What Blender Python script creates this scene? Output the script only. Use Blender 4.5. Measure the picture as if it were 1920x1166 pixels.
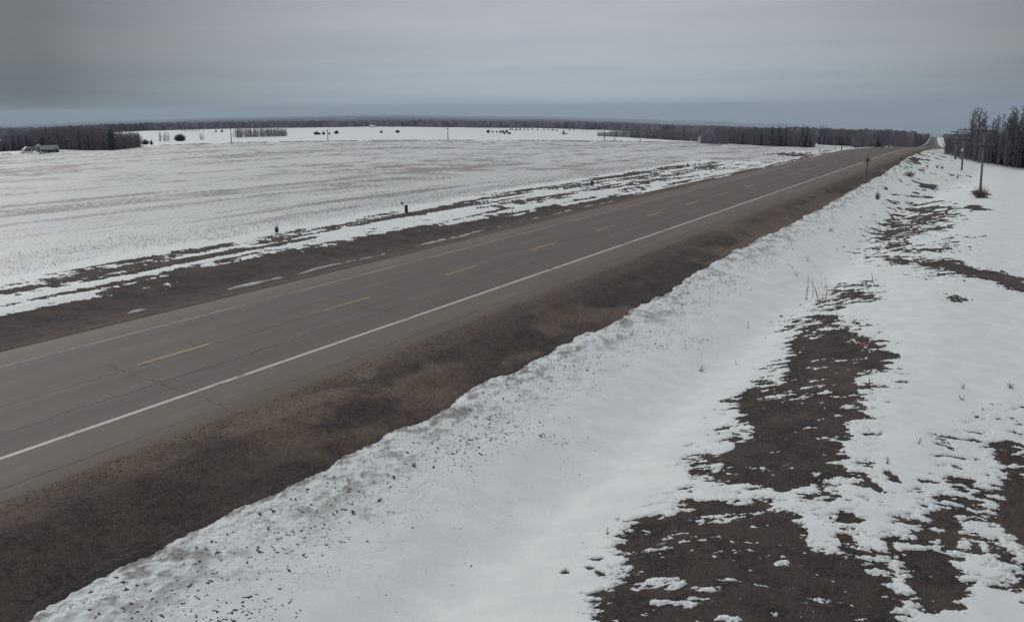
import bpy, math, random
import numpy as np
from mathutils import Matrix, Vector
R = math.radians
random.seed(7); rng = np.random.default_rng(11)
scene = bpy.context.scene
for o in list(bpy.data.objects): bpy.data.objects.remove(o)

# ------------------------------------------------------------------ camera
FPX, PITCH, YAW, ROLL, CAMH = 1839.8, .2043, .4850, -.0100, 7.59     # pixels of a 1920-wide frame, radians, metres above the road
def cam_axes():
    cy, sy, cp, sp = math.cos(YAW), math.sin(YAW), math.cos(PITCH), math.sin(PITCH)
    f = np.array([-sy*cp, cy*cp, -sp]); r = np.array([cy, sy, 0.]); u = np.cross(r, f)
    c, s = math.cos(ROLL), math.sin(ROLL)
    return r*c+u*s, u*c-r*s, f
CR, CU, CF = cam_axes()
cam = bpy.data.cameras.new('camera'); camo = bpy.data.objects.new('camera', cam); scene.collection.objects.link(camo)
M = Matrix.Identity(4)
for i in range(3): M[i][0], M[i][1], M[i][2] = CR[i], CU[i], -CF[i]
M[2][3] = CAMH
camo.matrix_world = M
cam.sensor_width = 36; cam.lens = FPX/1920*36; cam.clip_start = .1; cam.clip_end = 90000
scene.camera = camo

# ------------------------------------------------------------------ light, sky, exposure
SUN_EL, SUN_AZ = R(32), YAW+R(38)                # sun ahead of and to the left of the camera, behind cloud
sd = bpy.data.lights.new('sun', 'SUN'); sd.energy = 1.1; sd.angle = R(14); sd.color = (1, .965, .92)
so = bpy.data.objects.new('sun', sd); scene.collection.objects.link(so)
sdir = Vector((-math.sin(SUN_AZ)*math.cos(SUN_EL), math.cos(SUN_AZ)*math.cos(SUN_EL), math.sin(SUN_EL)))
so.rotation_euler = sdir.to_track_quat('Z', 'Y').to_euler()
scene.view_settings.view_transform = 'Standard'; scene.view_settings.look = 'None'
scene.view_settings.exposure = .33; scene.view_settings.gamma = 1

w = bpy.data.worlds.new('World'); scene.world = w; w.use_nodes = True
nt = w.node_tree; nt.nodes.clear()
class NB:
    def __init__(s, nt): s.nt = nt
    def n(s, t, **k):
        x = s.nt.nodes.new(t)
        for a, v in k.items():
            if a.startswith('i_'): x.inputs[int(a[2:])].default_value = v
            else: setattr(x, a, v)
        return x
    def l(s, a, b): s.nt.links.new(a, b)
    def put(s, inp, v):
        if hasattr(v, 'links'): s.l(v, inp)
        else: inp.default_value = v
    def m(s, op, a, b=0., c=None, clamp=False):
        x = s.nt.nodes.new('ShaderNodeMath'); x.operation = op; x.use_clamp = clamp
        s.put(x.inputs[0], a); s.put(x.inputs[1], b)
        if c is not None: s.put(x.inputs[2], c)
        return x.outputs[0]
    def mix(s, f, a, b, mode='MIX'):
        x = s.nt.nodes.new('ShaderNodeMix'); x.data_type = 'RGBA'; x.blend_type = mode
        s.put(x.inputs[0], f)
        for i, v in ((6, a), (7, b)):
            if hasattr(v, 'links'): s.l(v, x.inputs[i])
            else: x.inputs[i].default_value = (*v, 1)
        return x.outputs[2]
    def ss(s, v, lo, hi, a=0., b=1.):
        x = s.nt.nodes.new('ShaderNodeMapRange'); x.interpolation_type = 'SMOOTHSTEP'
        s.put(x.inputs[0], v); x.inputs[1].default_value = lo; x.inputs[2].default_value = hi
        x.inputs[3].default_value = a; x.inputs[4].default_value = b
        return x.outputs[0]
    def noise(s, vec, scale, detail=4, rough=.55):
        x = s.nt.nodes.new('ShaderNodeTexNoise'); x.inputs['Scale'].default_value = scale
        x.inputs['Detail'].default_value = detail; x.inputs['Roughness'].default_value = rough
        if vec is not None: s.l(vec, x.inputs['Vector'])
        return x.outputs[0]
    def mapping(s, vec, scale=(1, 1, 1), rot=(0, 0, 0), loc=(0, 0, 0)):
        x = s.nt.nodes.new('ShaderNodeMapping'); s.l(vec, x.inputs[0])
        x.inputs['Scale'].default_value = scale; x.inputs['Rotation'].default_value = rot; x.inputs['Location'].default_value = loc
        return x.outputs[0]
b = NB(nt)
tc = b.n('ShaderNodeTexCoord').outputs['Generated']
sky = b.n('ShaderNodeTexSky'); sky.sky_type = 'NISHITA'; sky.sun_disc = False
sky.sun_elevation = SUN_EL; sky.sun_rotation = SUN_AZ; sky.air_density = 1.5; sky.dust_density = 2
skyc = b.mix(1., sky.outputs[0], (.10, .10, .10), 'MULTIPLY')
rotd = b.mapping(tc, rot=(0, 0, -YAW))            # x to the right of the view, y along it
sep = b.n('ShaderNodeSeparateXYZ'); b.l(rotd, sep.inputs[0])
X, Y, Z = sep.outputs
n1 = b.noise(b.mapping(rotd, scale=(1.3, 1.3, 11), rot=(0, R(2.5), 0)), 1.5, 6, .6)       # long flat banks of stratus
n2 = b.noise(b.mapping(rotd, scale=(2.0, 2.0, 34), rot=(0, R(-1.5), 0), loc=(3, 1, 2)), 1.5, 5, .6)
el = b.ss(Z, -.005, .12)
az = b.m('MULTIPLY', b.m('SUBTRACT', X, .06), 1.0)
g = b.m('SUBTRACT', 1., b.m('MULTIPLY', b.m('MULTIPLY', az, az), 2.8))                   # brighter cloud in front of the veiled sun
g = b.m('MAXIMUM', g, .36)
lowc = b.mix(b.ss(n2, .40, .62), (.29, .352, .405), (.325, .385, .43))
highc = b.mix(b.ss(n1, .32, .68), (.32, .333, .395), (.39, .387, .432))
cl = b.mix(el, lowc, highc)
cl = b.mix(1., cl, b.mix(g, (0, 0, 0), (1, 1, 1)), 'MULTIPLY')
up = b.ss(Z, .12, .6)
cl = b.mix(up, cl, (.43, .44, .465))
fin = b.mix(.93, skyc, cl)
bg = b.n('ShaderNodeBackground'); b.l(fin, bg.inputs[0]); bg.inputs[1].default_value = 1.0
wo = b.n('ShaderNodeOutputWorld'); b.l(bg.outputs[0], wo.inputs[0])

# ------------------------------------------------------------------ rays and numpy noise
def ray(px, py):
    px = np.asarray(px, float); py = np.asarray(py, float)
    d = CF + ((px-960)/FPX)[..., None]*CR - ((py-583)/FPX)[..., None]*CU
    return d/np.hypot(d[..., 0], d[..., 1])[..., None]       # unit horizontal length
def azof(px):
    d = ray(px, np.full(np.shape(px), 230.)); return np.arctan2(d[..., 0], d[..., 1])
def hsh(ix, iy, s):
    h = (ix.astype(np.int64)*374761393 + iy.astype(np.int64)*668265263 + s*1442695041) & 0xffffffff
    h = ((h ^ (h >> 13))*1274126177) & 0xffffffff
    h = ((h ^ (h >> 16))*2246822519) & 0xffffffff
    return ((h ^ (h >> 15)) & 0xffff)/32767.5-1
def vn(x, y, s=0):
    ix = np.floor(x); iy = np.floor(y); fx = x-ix; fy = y-iy
    fx = fx*fx*(3-2*fx); fy = fy*fy*(3-2*fy)
    a = hsh(ix, iy, s); b_ = hsh(ix+1, iy, s); c = hsh(ix, iy+1, s); d = hsh(ix+1, iy+1, s)
    return (a+(b_-a)*fx)*(1-fy)+(c+(d-c)*fx)*fy
def fbm(x, y, s=0, o=4, g=.5):
    x = np.asarray(x, float); y = np.asarray(y, float)
    t = 0; a = 1; n = 0
    for k in range(o):
        t = t+a*vn(x, y, s+k*17); n += a; a *= g
        x, y = (x*.8-y*.6)*2.03+5.1, (x*.6+y*.8)*2.03+1.7
    return t/n
def sst(v, lo, hi):
    t = np.clip((v-lo)/(hi-lo), 0, 1); return t*t*(3-2*t)

# ------------------------------------------------------------------ lie of the land
XR, XL, XC = -19.94, -27.34, -23.64              # edge lines and centre line
BEND = .082
def road_x(y):                                    # centre line: straight, then a slight bend to the left past the crest
    y = np.asarray(y, float); t = np.clip((y-150)/230, 0, None)
    return XC - BEND*230*np.where(t < 1, .5*t*t, t-.5)
PXC = np.array([-400, -200, 0, 265, 434, 700, 1000, 1130, 1300, 1450, 1600, 1745, 1850, 1920, 2150, 2500.])
YT = {500: [300, 294, 289, 275, 268.5, 264.5, 264, 265, 267.5, 271, 275, 279, 285, 291, 300, 310],
      1300: [266, 262, 256, 246, 242, 239, 240.5, 243, 249, 255, 262, 271, 272, 275, 280, 290],
      2500: [258, 255, 251, 240.5, 237, 233.8, 235.5, 238.5, 244, 250, 256, 259, 259, 260, 266, 270],
      4000: [255, 252, 247, 237.5, 234, 230.5, 232, 235, 240.5, 247, 255, 264, 264, 262, 266, 270],
      9000: [250, 247, 242.5, 232.5, 228.5, 224.5, 227, 230.5, 237, 243, 252, 263, 262, 258, 262, 266],
      26000: [246, 243, 237.5, 228, 222.5, 217.5, 221.5, 225.5, 232, 238, 249, 262, 260, 256, 260, 264]}
RK = [0, 90, 150, 250] + sorted(YT)
ACOL = azof(PXC)
ZT = np.zeros((len(RK), len(PXC)))
for k, r_ in enumerate(RK):
    if r_ in YT:
        d = ray(PXC, np.array(YT[r_])); ZT[k] = CAMH+d[:, 2]*r_
for k, (r_, z0, f) in enumerate(((0, -1.25, 0), (90, -1.25, .0), (150, -1.3, .10), (250, -1.0, .30))):
    ZT[k] = z0 + f*ZT[4]
    if r_ == 250: ZT[k, -4:] = [-3.6, -5.2, -6.5, -7]
    if r_ == 150: ZT[k, -4:] = [-2.4, -2.9, -3.2, -3.4]
LRK = np.log(np.array(RK)+60.)
def hermite(t, p0, p1, m0, m1, h):
    t2 = t*t; t3 = t2*t
    return (2*t3-3*t2+1)*p0+(t3-2*t2+t)*h*m0+(-2*t3+3*t2)*p1+(t3-t2)*h*m1
SL = np.diff(ZT, axis=0)/np.diff(LRK)[:, None]
MT = np.zeros_like(ZT)
for k in range(1, len(RK)-1):
    a_, b_ = SL[k-1], SL[k]; MT[k] = np.where(a_*b_ > 0, 2*a_*b_/(a_+b_+1e-12), 0)
MT[-1] = SL[-1]
def G(x, y):
    r = np.hypot(x, y); a = np.arctan2(x, y)
    ac = np.clip(a, ACOL[0], ACOL[-1])
    j = np.clip(np.searchsorted(ACOL, ac)-1, 0, len(ACOL)-2); u = (ac-ACOL[j])/(ACOL[j+1]-ACOL[j]); u = u*u*(3-2*u)*.5+u*.5
    lr = np.log(r+60); k = np.clip(np.searchsorted(LRK, lr)-1, 0, len(RK)-2)
    h = LRK[k+1]-LRK[k]; t = np.clip((lr-LRK[k])/h, 0, 1)
    f = lambda jj: hermite(t, ZT[k, jj], ZT[k+1, jj], MT[k, jj], MT[k+1, jj], h)
    return f(j)*(1-u)+f(j+1)*u
# road level against distance: level to the crest, then falling, seen again climbing the far hill
rr = np.array([0, 120, 150, 176, 215, 350, 480, 700, 1000, 1400, 2000, 2500, 2900, 4000, 9000, 26000.])
ry = [None, None, None, None, None, 280.3, 277.5, 274.5, 271.8, 268, 261, 257.3, 258.5, 268, 275, 275]
rpx = [1690, 1690, 1690, 1690, 1697, 1717, 1725, 1731, 1736, 1740, 1743, 1744, 1744, 1745, 1745, 1745]
rz = [0, 0, 0, -.12, -1.1]+[float(CAMH+ray(np.array(rpx[i]), np.array(ry[i]))[2]*rr[i]) for i in range(5, len(rr))]
rz = np.array(rz); sl = np.diff(rz)/np.diff(rr); mt = np.zeros(len(rr))
for k in range(1, len(rr)-1): mt[k] = 2*sl[k-1]*sl[k]/(sl[k-1]+sl[k]-1e-12) if sl[k-1]*sl[k] > 0 else 0
def road_z(y):
    r = np.clip(np.hypot(np.minimum(road_x(y), 0), np.maximum(y, 0)), 25, 25999)
    k = np.clip(np.searchsorted(rr, r)-1, 0, len(rr)-2); h = rr[k+1]-rr[k]; t = (r-rr[k])/h
    return hermite(t, rz[k], rz[k+1], mt[k], mt[k+1], h)
PAVR, PAVL = 5.75, -5.6                            # pavement edges either side of the centre line
def base_z(x, y):
    """ground without snow"""
    lat = x-road_x(y); g_ = G(x, y); rz_ = road_z(y)
    d = np.where(lat > 0, lat-PAVR-.3, -lat+PAVL-.2)           # distance outside the pavement
    prof = -.03*np.clip(d, 0, 1.2)-.24*np.clip(d-1.2, 0, 1e5)   # fill slope
    fill = rz_-np.where(d < 0, .10, .045)-np.clip(np.hypot(x, y)-200, 0, 400)*.0006+prof
    nearr = np.hypot(x, y)
    # shallow ditch then back slope on the right hand side, ditch on the left
    dit = -.42*np.exp(-((lat-14.2)/1.7)**2)-.35*np.exp(-((lat+14)/2.5)**2)
    mound = .40*np.exp(-((lat-20.5)/3.2)**2)
    g2 = g_+(dit+mound)*np.clip(1-(nearr-120)/100, 0, 1)
    # beyond the near field the road lies on the land itself
    wgt = sst(np.abs(lat), 6.5+0*lat, 14+np.clip(nearr-150, 0, 3000)*.012)
    g2 = np.where(nearr > 150, (rz_-.6)*(1-wgt)+g2*wgt, g2) if np.ndim(lat) else g2
    k = .35
    top = fill; e = np.clip(.5+.5*(top-g2)/k, 0, 1)
    z = g2+(top-g2)*e+k*e*(1-e)
    z = np.where(d < .6, np.minimum(z, fill), z)
    return z
def hits(px, py):
    px = np.atleast_1d(np.asarray(px, float)); py = np.atleast_1d(np.asarray(py, float))
    d = ray(px, py); rs = np.exp(np.linspace(math.log(6), math.log(26000), 2600))
    out = np.zeros((len(px), 3))
    for i in range(len(px)):
        zs = CAMH+d[i, 2]*rs; gz = base_z(d[i, 0]*rs, d[i, 1]*rs); df = zs-gz
        k = np.argmax(df < 0)
        if df[k] >= 0: k = len(rs)-1
        k = max(k, 1); t = df[k-1]/(df[k-1]-df[k]+1e-9); r_ = rs[k-1]+(rs[k]-rs[k-1])*min(max(t, 0), 1)
        out[i] = d[i, 0]*r_, d[i, 1]*r_, gz[k-1]+(gz[k]-gz[k-1])*t
    return out
def hit(px, py): return hits([px], [py])[0]

# ------------------------------------------------------------------ snow cover
def q(sx, x0, y0, pts): return [(x0+a/sx, y0+c/sx) for a, c in pts]
edR = hits(*zip(*[(-300, 1420), (-60, 1235), (60, 1168), (140, 1120), (205, 1082), (262, 1052), (330, 1010), (420, 972), (500, 936), (560, 905), (640, 862), (740, 806), (835, 765), (875, 735), (950, 702), (1005, 682), (1068, 645), (1130, 612), (1200, 577), (1262, 545), (1285, 520), (1350, 487), (1430, 448), (1500, 411), (1560, 382), (1612, 350), (1650, 331), (1682, 310), (1700, 296)]))
edL = hits(*zip(*[(-500, 700), (-200, 640), (0, 590), (90, 573), (180, 553), (270, 533), (345, 508), (480, 487), (560, 470), (660, 446), (720, 432), (860, 415), (960, 398), (1060, 381), (1150, 366), (1250, 350), (1345, 333), (1440, 316), (1520, 302), (1600, 290), (1650, 284)]))
edR = edR[np.argsort(edR[:, 1])]; edL = edL[np.argsort(edL[:, 1])]
def edge_r(y): return np.interp(y, edR[:, 1], edR[:, 0]-road_x(edR[:, 1]))
def edge_l(y): return np.interp(y, edL[:, 1], edL[:, 0]-road_x(edL[:, 1]))
Q1 = (2.242, 1280, 560); Q2 = (3.8875, 1440, 300); Q3 = (5.3, 1040, 860)
BARE = [  # outline, value inside, metres of broken edge
 (q(*Q1, [(540,110),(620,140),(700,130),(780,165),(850,205),(890,240),(870,290),(800,300),(725,335),(745,400),(730,470),(690,530),(668,620),(664,680),(700,745),(640,762),(560,742),(545,780),(430,815),(330,790),(250,770),(150,790),(85,735),(160,690),(180,640),(285,590),(240,500),(240,400),(290,350),(400,340),(440,290),(430,240),(450,170)]), -.68, .6),
 (q(*Q1, [(-60,915),(0,905),(60,850),(180,850),(300,838),(400,885),(500,915),(535,960),(530,1040),(650,1070),(760,1100),(830,1166),(900,1260),(900,1500),(-320,1500),(-330,1250),(-215,1150),(-250,1040),(-260,990),(-200,940),(-120,930)]), -.6, .6),
 (q(*Q1, [(1300,600),(1375,600),(1375,700),(1435,745),(1560,780),(1600,1100),(1440,1040),(1370,980),(1325,900),(1345,800),(1350,700)]), -1, .4),
 (q(*Q1, [(600,975),(700,990),(740,1020),(790,1085),(700,1090),(640,1040)]), -.8, .25),
 (q(*Q1, [(645,905),(690,888),(720,920),(795,932),(740,950),(650,935)]), -.8, .15),
 (q(*Q1, [(752,735),(800,770),(855,800),(830,828),(780,790)]), -.8, .15),
 (q(*Q1, [(700,740),(760,775),(770,785),(700,755)]), -.5, .12),
 (q(*Q1, [(1095,880),(1140,890),(1165,960),(1165,1040),(1090,1060),(1080,1000),(1110,960)]), -.8, .3),
 (q(*Q1, [(930,1085),(1030,1075),(1100,1100),(1165,1140),(1180,1300),(1000,1300),(940,1180)]), -.8, .3),
 (q(*Q1, [(840,1005),(880,1020),(910,1070),(870,1055)]), -.7, .15),
 (q(*Q1, [(1210,1020),(1240,1030),(1250,1080),(1225,1070)]), -.7, .12),
 (q(*Q1, [(850,720),(900,745),(920,780),(870,760)]), -.5, .15),
 (q(*Q2, [(1190,740),(1340,718),(1440,770),(1560,800),(1700,815),(1840,870),(1960,930),(1960,985),(1780,945),(1640,885),(1500,862),(1440,842),(1300,790),(1180,780),(1050,765)]), -1, .8),
 (q(*Q2, [(820,725),(900,712),(1040,735),(1040,765),(930,765)]), -.6, .6),
 (q(*Q2, [(830,440),(960,390),(1200,402),(1190,430),(1060,450),(980,490),(830,485)]), -.3, 1.2),
 (q(*Q2, [(1440,335),(1500,320),(1600,360),(1480,375)]), -.8, .8),
 (q(*Q2, [(1160,650),(1280,650),(1290,680),(1190,675)]), -.7, .5),
 (q(*Q2, [(1300,980),(1390,985),(1440,1030),(1380,1040),(1310,1030)]), -.5, .5),
 (q(*Q2, [(590,960),(700,960),(800,1000),(720,1015),(610,985)]), -.5, .5),
 (q(*Q2, [(260,1150),(350,1128),(480,1140),(480,1166),(380,1180)]), -.6, .4),
 (q(*Q2, [(920,258),(1190,266),(1190,276),(1040,270)]), -.6, 1.0),
 (q(*Q2, [(1110,170),(1220,180),(1220,200),(1100,205)]), -.4, 1.5),
 (q(*Q2, [(1480,230),(1560,225),(1620,290),(1500,255)]), -.8, .6),
 (q(*Q3, [(285,955),(330,975),(400,980),(470,985),(460,1030),(330,1005)]), -.9, .1),
 (q(*Q3, [(300,1075),(340,1060),(400,1075),(350,1095)]), -.9, .08),
 (q(*Q3, [(70,1135),(110,1100),(145,1120),(120,1140)]), -.9, .08),
 (q(*Q3, [(430,1120),(490,1130),(495,1160),(450,1160)]), -.9, .08),
 ([(806,246),(840,245.2),(872,246),(840,246.9)], -.6, 4.),
 ([(743,400),(755,397),(775,400),(796,392),(799,397),(775,404),(750,405)], -1, .3),
]
PATCH = [  # outline, value inside (about 0 = half broken), metres of fade
 (q(*Q1, [(400,90),(560,50),(720,90),(900,180),(910,300),(800,420),(780,560),(740,700),(760,790),(620,900),(600,1010),(560,1100),(300,860),(-60,960),(-260,1100),(-330,1000),(-60,850),(0,700),(120,560),(220,420),(280,310),(400,200)]), .12, .9),
 (q(*Q1, [(480,60),(560,0),(700,-60),(780,-50),(760,30),(620,60)]), .15, .8),
 (q(*Q1, [(900,850),(1100,760),(1290,740),(1260,1000),(1190,1166),(900,1166),(860,980)]), .14, .8),
 (q(*Q1, [(1280,590),(1435,590),(1600,600),(1600,1300),(1330,1200),(1290,950)]), .1, .8),
 (q(*Q1, [(560,940),(720,960),(950,1166),(900,1300),(560,1100)]), .12, .6),
 (q(*Q1, [(1040,600),(1300,500),(1435,420),(1435,590),(1280,640),(1130,740)]), .42, 1.),
 (q(*Q2, [(880,300),(1220,290),(1440,320),(1450,500),(1200,520),(1140,560),(1140,690),(820,700),(650,680),(720,500),(760,430)]), -.14, 2.),
 (q(*Q2, [(1200,540),(1440,540),(1440,690),(1200,690)]), .0, 2),
 (q(*Q2, [(640,690),(1100,690),(1450,740),(1450,900),(1160,890),(1050,770),(760,770)]), .15, 1.5),
 (q(*Q2, [(500,900),(820,880),(880,950),(800,1030),(520,1070),(240,1180),(300,1080)]), .12, .8),
 (q(*Q2, [(1040,160),(1240,160),(1440,210),(1440,230),(1240,210),(1020,235)]), .1, 3),
 (q(*Q2, [(1040,5),(1200,20),(1420,100),(1400,165),(1300,160),(1230,60)]), .22, 4),
 ([(1640,318),(1700,285),(1760,284),(1775,300),(1740,330),(1700,310)], .25, 3),
]
LP = hits(*zip(*[(-500, 655), (-200, 590), (0, 540), (100, 520), (280, 478), (400, 458), (470, 455), (560, 432), (640, 420), (750, 398), (840, 385), (960, 361), (1060, 346), (1150, 331), (1330, 301), (1440, 289), (1540, 284), (1640, 279)]))
LP = LP[np.argsort(LP[:, 1])]
def band_l(y): return np.interp(y, LP[:, 1], LP[:, 0]-road_x(LP[:, 1]))
def poly_sd(x, y, P):
    P = np.asarray(P); lo = P.min(0)-6; hi = P.max(0)+6
    idx = np.nonzero((x > lo[0]) & (x < hi[0]) & (y > lo[1]) & (y < hi[1]))[0]
    xs, ys = x[idx], y[idx]; d2 = np.full(len(idx), 1e9); ins = np.zeros(len(idx), bool)
    for i in range(len(P)):
        a = P[i]; c = P[(i+1) % len(P)]; e = c-a; wx = xs-a[0]; wy = ys-a[1]
        t = np.clip((wx*e[0]+wy*e[1])/(e@e+1e-9), 0, 1); d2 = np.minimum(d2, (wx-e[0]*t)**2+(wy-e[1]*t)**2)
        cond = (a[1] > ys) != (c[1] > ys)
        with np.errstate(divide='ignore', invalid='ignore'):
            ins ^= cond & (xs < (c[0]-a[0])*(ys-a[1])/(c[1]-a[1]+1e-12)+a[0])
    d = np.sqrt(d2); d[ins] *= -1
    return idx, d
BARE_W = [(hits(*zip(*p))[:, :2], v, s) for p, v, s in BARE]
SNOW_W = [hits(*zip(*q(*Q1, p)))[:, :2] for p in ([(60,800),(150,800),(250,790),(330,795),(420,828),(480,805),(545,800),(600,900),(560,930),(500,900),(400,868),(300,830),(180,840),(70,845)], [(560,770),(700,755),(770,800),(840,850),(800,900),(720,890),(640,890),(600,960),(640,1030),(560,1000),(545,940),(570,860)])]
PATCH_W = [(hits(*zip(*p))[:, :2], v, s) for p, v, s in PATCH]

A265, A1330 = float(azof(np.array(265.))), float(azof(np.array(1340.)))
def snow_field(x, y):
    """>0 snow, <0 bare; also returns tan earth, dirt on the snow and depth of the snow"""
    r = np.hypot(x, y); lat = x-road_x(y)
    cu, cv_ = x*math.cos(YAW)+y*math.sin(YAW), -x*math.sin(YAW)+y*math.cos(YAW)
    nz = fbm(cu/.50, cv_/.28, 3, 5, .72)                                   # broken melt pattern
    nzc = fbm(cu/.95, cv_/1.0, 31, 3, .7)
    nl = fbm(lat/.55, y/7.5, 8, 4, .6)                                  # wind-drawn streaks along the ditch
    nl2 = fbm(lat/.9, y/22., 9, 3, .5)
    nb = fbm(x/2.6, y/2.9, 40, 3)
    fr = sst(r, 55, 110)
    N = (nz*(1-fr)+nzc*fr)*1.0+nb*.25
    base = np.ones_like(x)
    for P, v, s in PATCH_W:
        i, d = poly_sd(x, y, P)
        base[i] = np.minimum(base[i], v+(1-v)*sst(d, -s, s))
    for P, v, s in BARE_W:
        i, d = poly_sd(x, y, P)
        base[i] = np.minimum(base[i], np.where(d < 0, np.maximum(v, -.05+d/s*1.3), -.05+(1+.05)*np.clip(d/s/1.0, 0, 1)))
    for P in SNOW_W:
        i, d = poly_sd(x, y, P)
        base[i] = np.where(d < .12, np.maximum(base[i], .62), base[i])
    F = base+N*2.0
    F = np.where(base > .9, np.maximum(F, (base-.9)*1.5), F)
    # embankments: bare between the two melt lines
    er, el_ = edge_r(y), edge_l(y)
    far = sst(r, 185, 260)
    er = er*(1-far)+8.5*far; el_ = el_*(1-far)-9*far
    dR = (lat-er)+fbm(x/.5, y/.6, 5, 4)*.16+fbm(x/2.2, y/2.5, 6, 2)*.25
    F = np.where(lat > 0, np.minimum(F, dR*4), F)
    dL = el_-lat                                                        # >0 outside on the left
    bl = band_l(y); wband = np.clip(el_-bl, .5, 30)
    inb = (lat < 0)
    t = dL/wband                                                        # 0..1 across the broken band
    prof = np.interp(t, [-.9, -.45, -.2, 0, .12, .5, .85, 1.0, 1.12, 1.3], [-1.4, -1.0, -.55, .0, .30, .22, .0, -.1, .55, 1])
    gap = fbm(y/16., y*0+3.3, 77, 2)*.35                                # the band is whole snow here and there
    FL = prof+gap*sst(t, .1, .4)*(1-sst(t, 1.0, 1.2))+nl*1.1+nl2*.8+nz*.75*(1-fr)+nzc*.7*sst(r, 30, 70)
    FL = np.where(t > 1.25, np.maximum(FL, .2), FL)
    FL = np.where(t < -.9, -1, FL)
    F = np.where(inb, FL, F)
    aa = np.arctan2(x, y); track = np.abs(r-506-fbm(aa*60, aa*0, 88, 3)*6)
    F = np.where((r > 480) & (r < 530) & (aa > A265) & (aa < A1330), np.minimum(F, (track-6.5)/3+fbm(aa*500, r/9., 89, 2)*.8), F)
    # a thin line of old snow left along the shoulder
    thin = 0*np.exp(-((lat+7.1+fbm(y/5, y*0, 90, 2)*.35)/.13)**2)*sst(fbm(y/3.5, y*0+9, 91, 3), .05, .35)*(r < 140)
    F = np.where(inb, np.maximum(F, thin*1.6-1), F)
    # past the crest: roadside snow, then woods
    # earth colour
    dsh = np.where(lat > 0, lat-PAVR, -lat+PAVL)
    tan = .85*np.exp(-np.clip(dsh-.3, 0, 99)/.8)*(lat > -30)
    nt1 = fbm(x/1.1, y/1.6, 51, 4); nt2 = fbm(x/3.6, y/6, 52, 3)
    hot = hit(690, 745); ht = np.exp(-(((lat-(hot[0]-XC))/1.9)**2+((y-hot[1])/4.2)**2))
    ht2 = np.exp(-((lat-9.2)/1.8)**2)*.35*(lat > 0)
    tan = np.clip(tan+ht*1.15*sst(nt1, -.3, .15)+ht2*1.6*sst(nt1+nt2*1.2, -.1, .4)+.25*sst(nt1+nt2, 0, .6), 0, 1)
    tan = np.where(lat < 0, tan*.75, tan)
    # dirt on the snow
    dirt = np.zeros_like(x)
    bank = np.clip(1-(lat-er)/2.5, 0, 1)*(lat > 0)*(1-far)
    sp = fbm(x/.16, y/.3, 61, 3, .7)
    lump = fbm(x/.5+sp*.3, y/.9, 63, 4, .6)
    dirt = np.clip(bank**1.2*(sst(sp*1.4+lump*1.2+bank*.35, .05, .8)*.9+sst(lump*1.6, .1, .7)*.35), 0, .95)
    Fs = F
    spk = fbm(x/.05, y/.06, 62, 2, .4)-.06+.30*np.exp(-((lat-er-1.2)/1.6)**2)+.28*np.exp(-((lat-er-3.2)/1.5)**2)*sst(nb, -.1, .4)+.12*nzc
    F = np.where((lat > er+.1) & (lat < er+14) & (r < 80), np.minimum(F, (.76-spk)*.9), F)
    for l0, am, w0, ss_ in ():
        ck = np.abs(lat-l0-am*fbm(y/5., y*0+ss_, 65+ss_, 4, .6)-.05*fbm(y/.5, y*0+ss_, 66, 3)-.05*fbm(y/.14, y*0+ss_, 69, 3))/w0
        ck = ck+6*(1-sst(fbm(y/1.1, y*0+ss_, 68+ss_, 3, .6), +.10, .2))
        F = np.where((lat > 0) & (r < 75) & (ck < 1.6), np.minimum(F, (ck-1)*.3), F)
    # stubble showing through the field on the left
    fld = sst(-(lat-bl), 1.5, 5)*inb*(r < 500)
    rows = fbm(lat/.35, y/5., 70, 3, .6)*.6+fbm(lat/2.6, y/60., 71, 3, .55)*.9+fbm(lat/11., y/120., 73, 3, .5)*.7
    rows_far = fbm(lat/7., y/45., 74, 3, .55)+fbm(lat/1.9, y/30., 75, 2)*.5
    ff = sst(r, 90, 200)
    pat = fbm(x/3.2, y/3.6, 81, 4, .6)+.5*fbm(x/14., y/16., 82, 2); rws = rows*(1-ff)*1.0+(rows_far*.55+pat*.75)*ff+pat*.25*(1-ff); stub = .30+.25*sst(rws, -.5, .3)+.8*sst(rws+nl*.2, .06, .36)
    edge_st = np.exp(-((-(lat-bl)-5.5)/3.5)**2)*.22
    clear_ = np.exp(-((r-62)/24.)**2)*.7                               # a cleaner drift near the road on the far left
    dirt = np.where(inb, np.maximum(dirt, fld*np.clip((stub*.74+.06)*(1-clear_)+edge_st*1.4*sst(fbm(x/.3, y/.6, 76, 3), -.2, .4), 0, 1)), dirt)
    rt = sst(lat, 24, 33)*(r < 60)                                      # trampled, dusty snow on the right
    dirt = np.maximum(dirt, rt*.42*sst(fbm(x/.5, y/.35, 79, 4)+fbm(x/3, y/3, 80, 2)*.8, .0, .9))
    # thickness
    bankh = .085*sst(lat-er, -.05, .28)*(lat > 0)*(1-far)
    F, Fd = Fs, F
    th = np.where(lat > 0, sst(F+1.2*sst(base, .8, .95), -.02, .5), sst(F, -.02, .5))*.04
    th = np.where((lat > 0) & (lat < er+6), np.maximum(th, bankh*np.clip(1-(lat-er-.5)/5.4, 0, 1)*sst(F, -.02, .35)), th)
    return Fd, tan, dirt, th, bank

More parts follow.
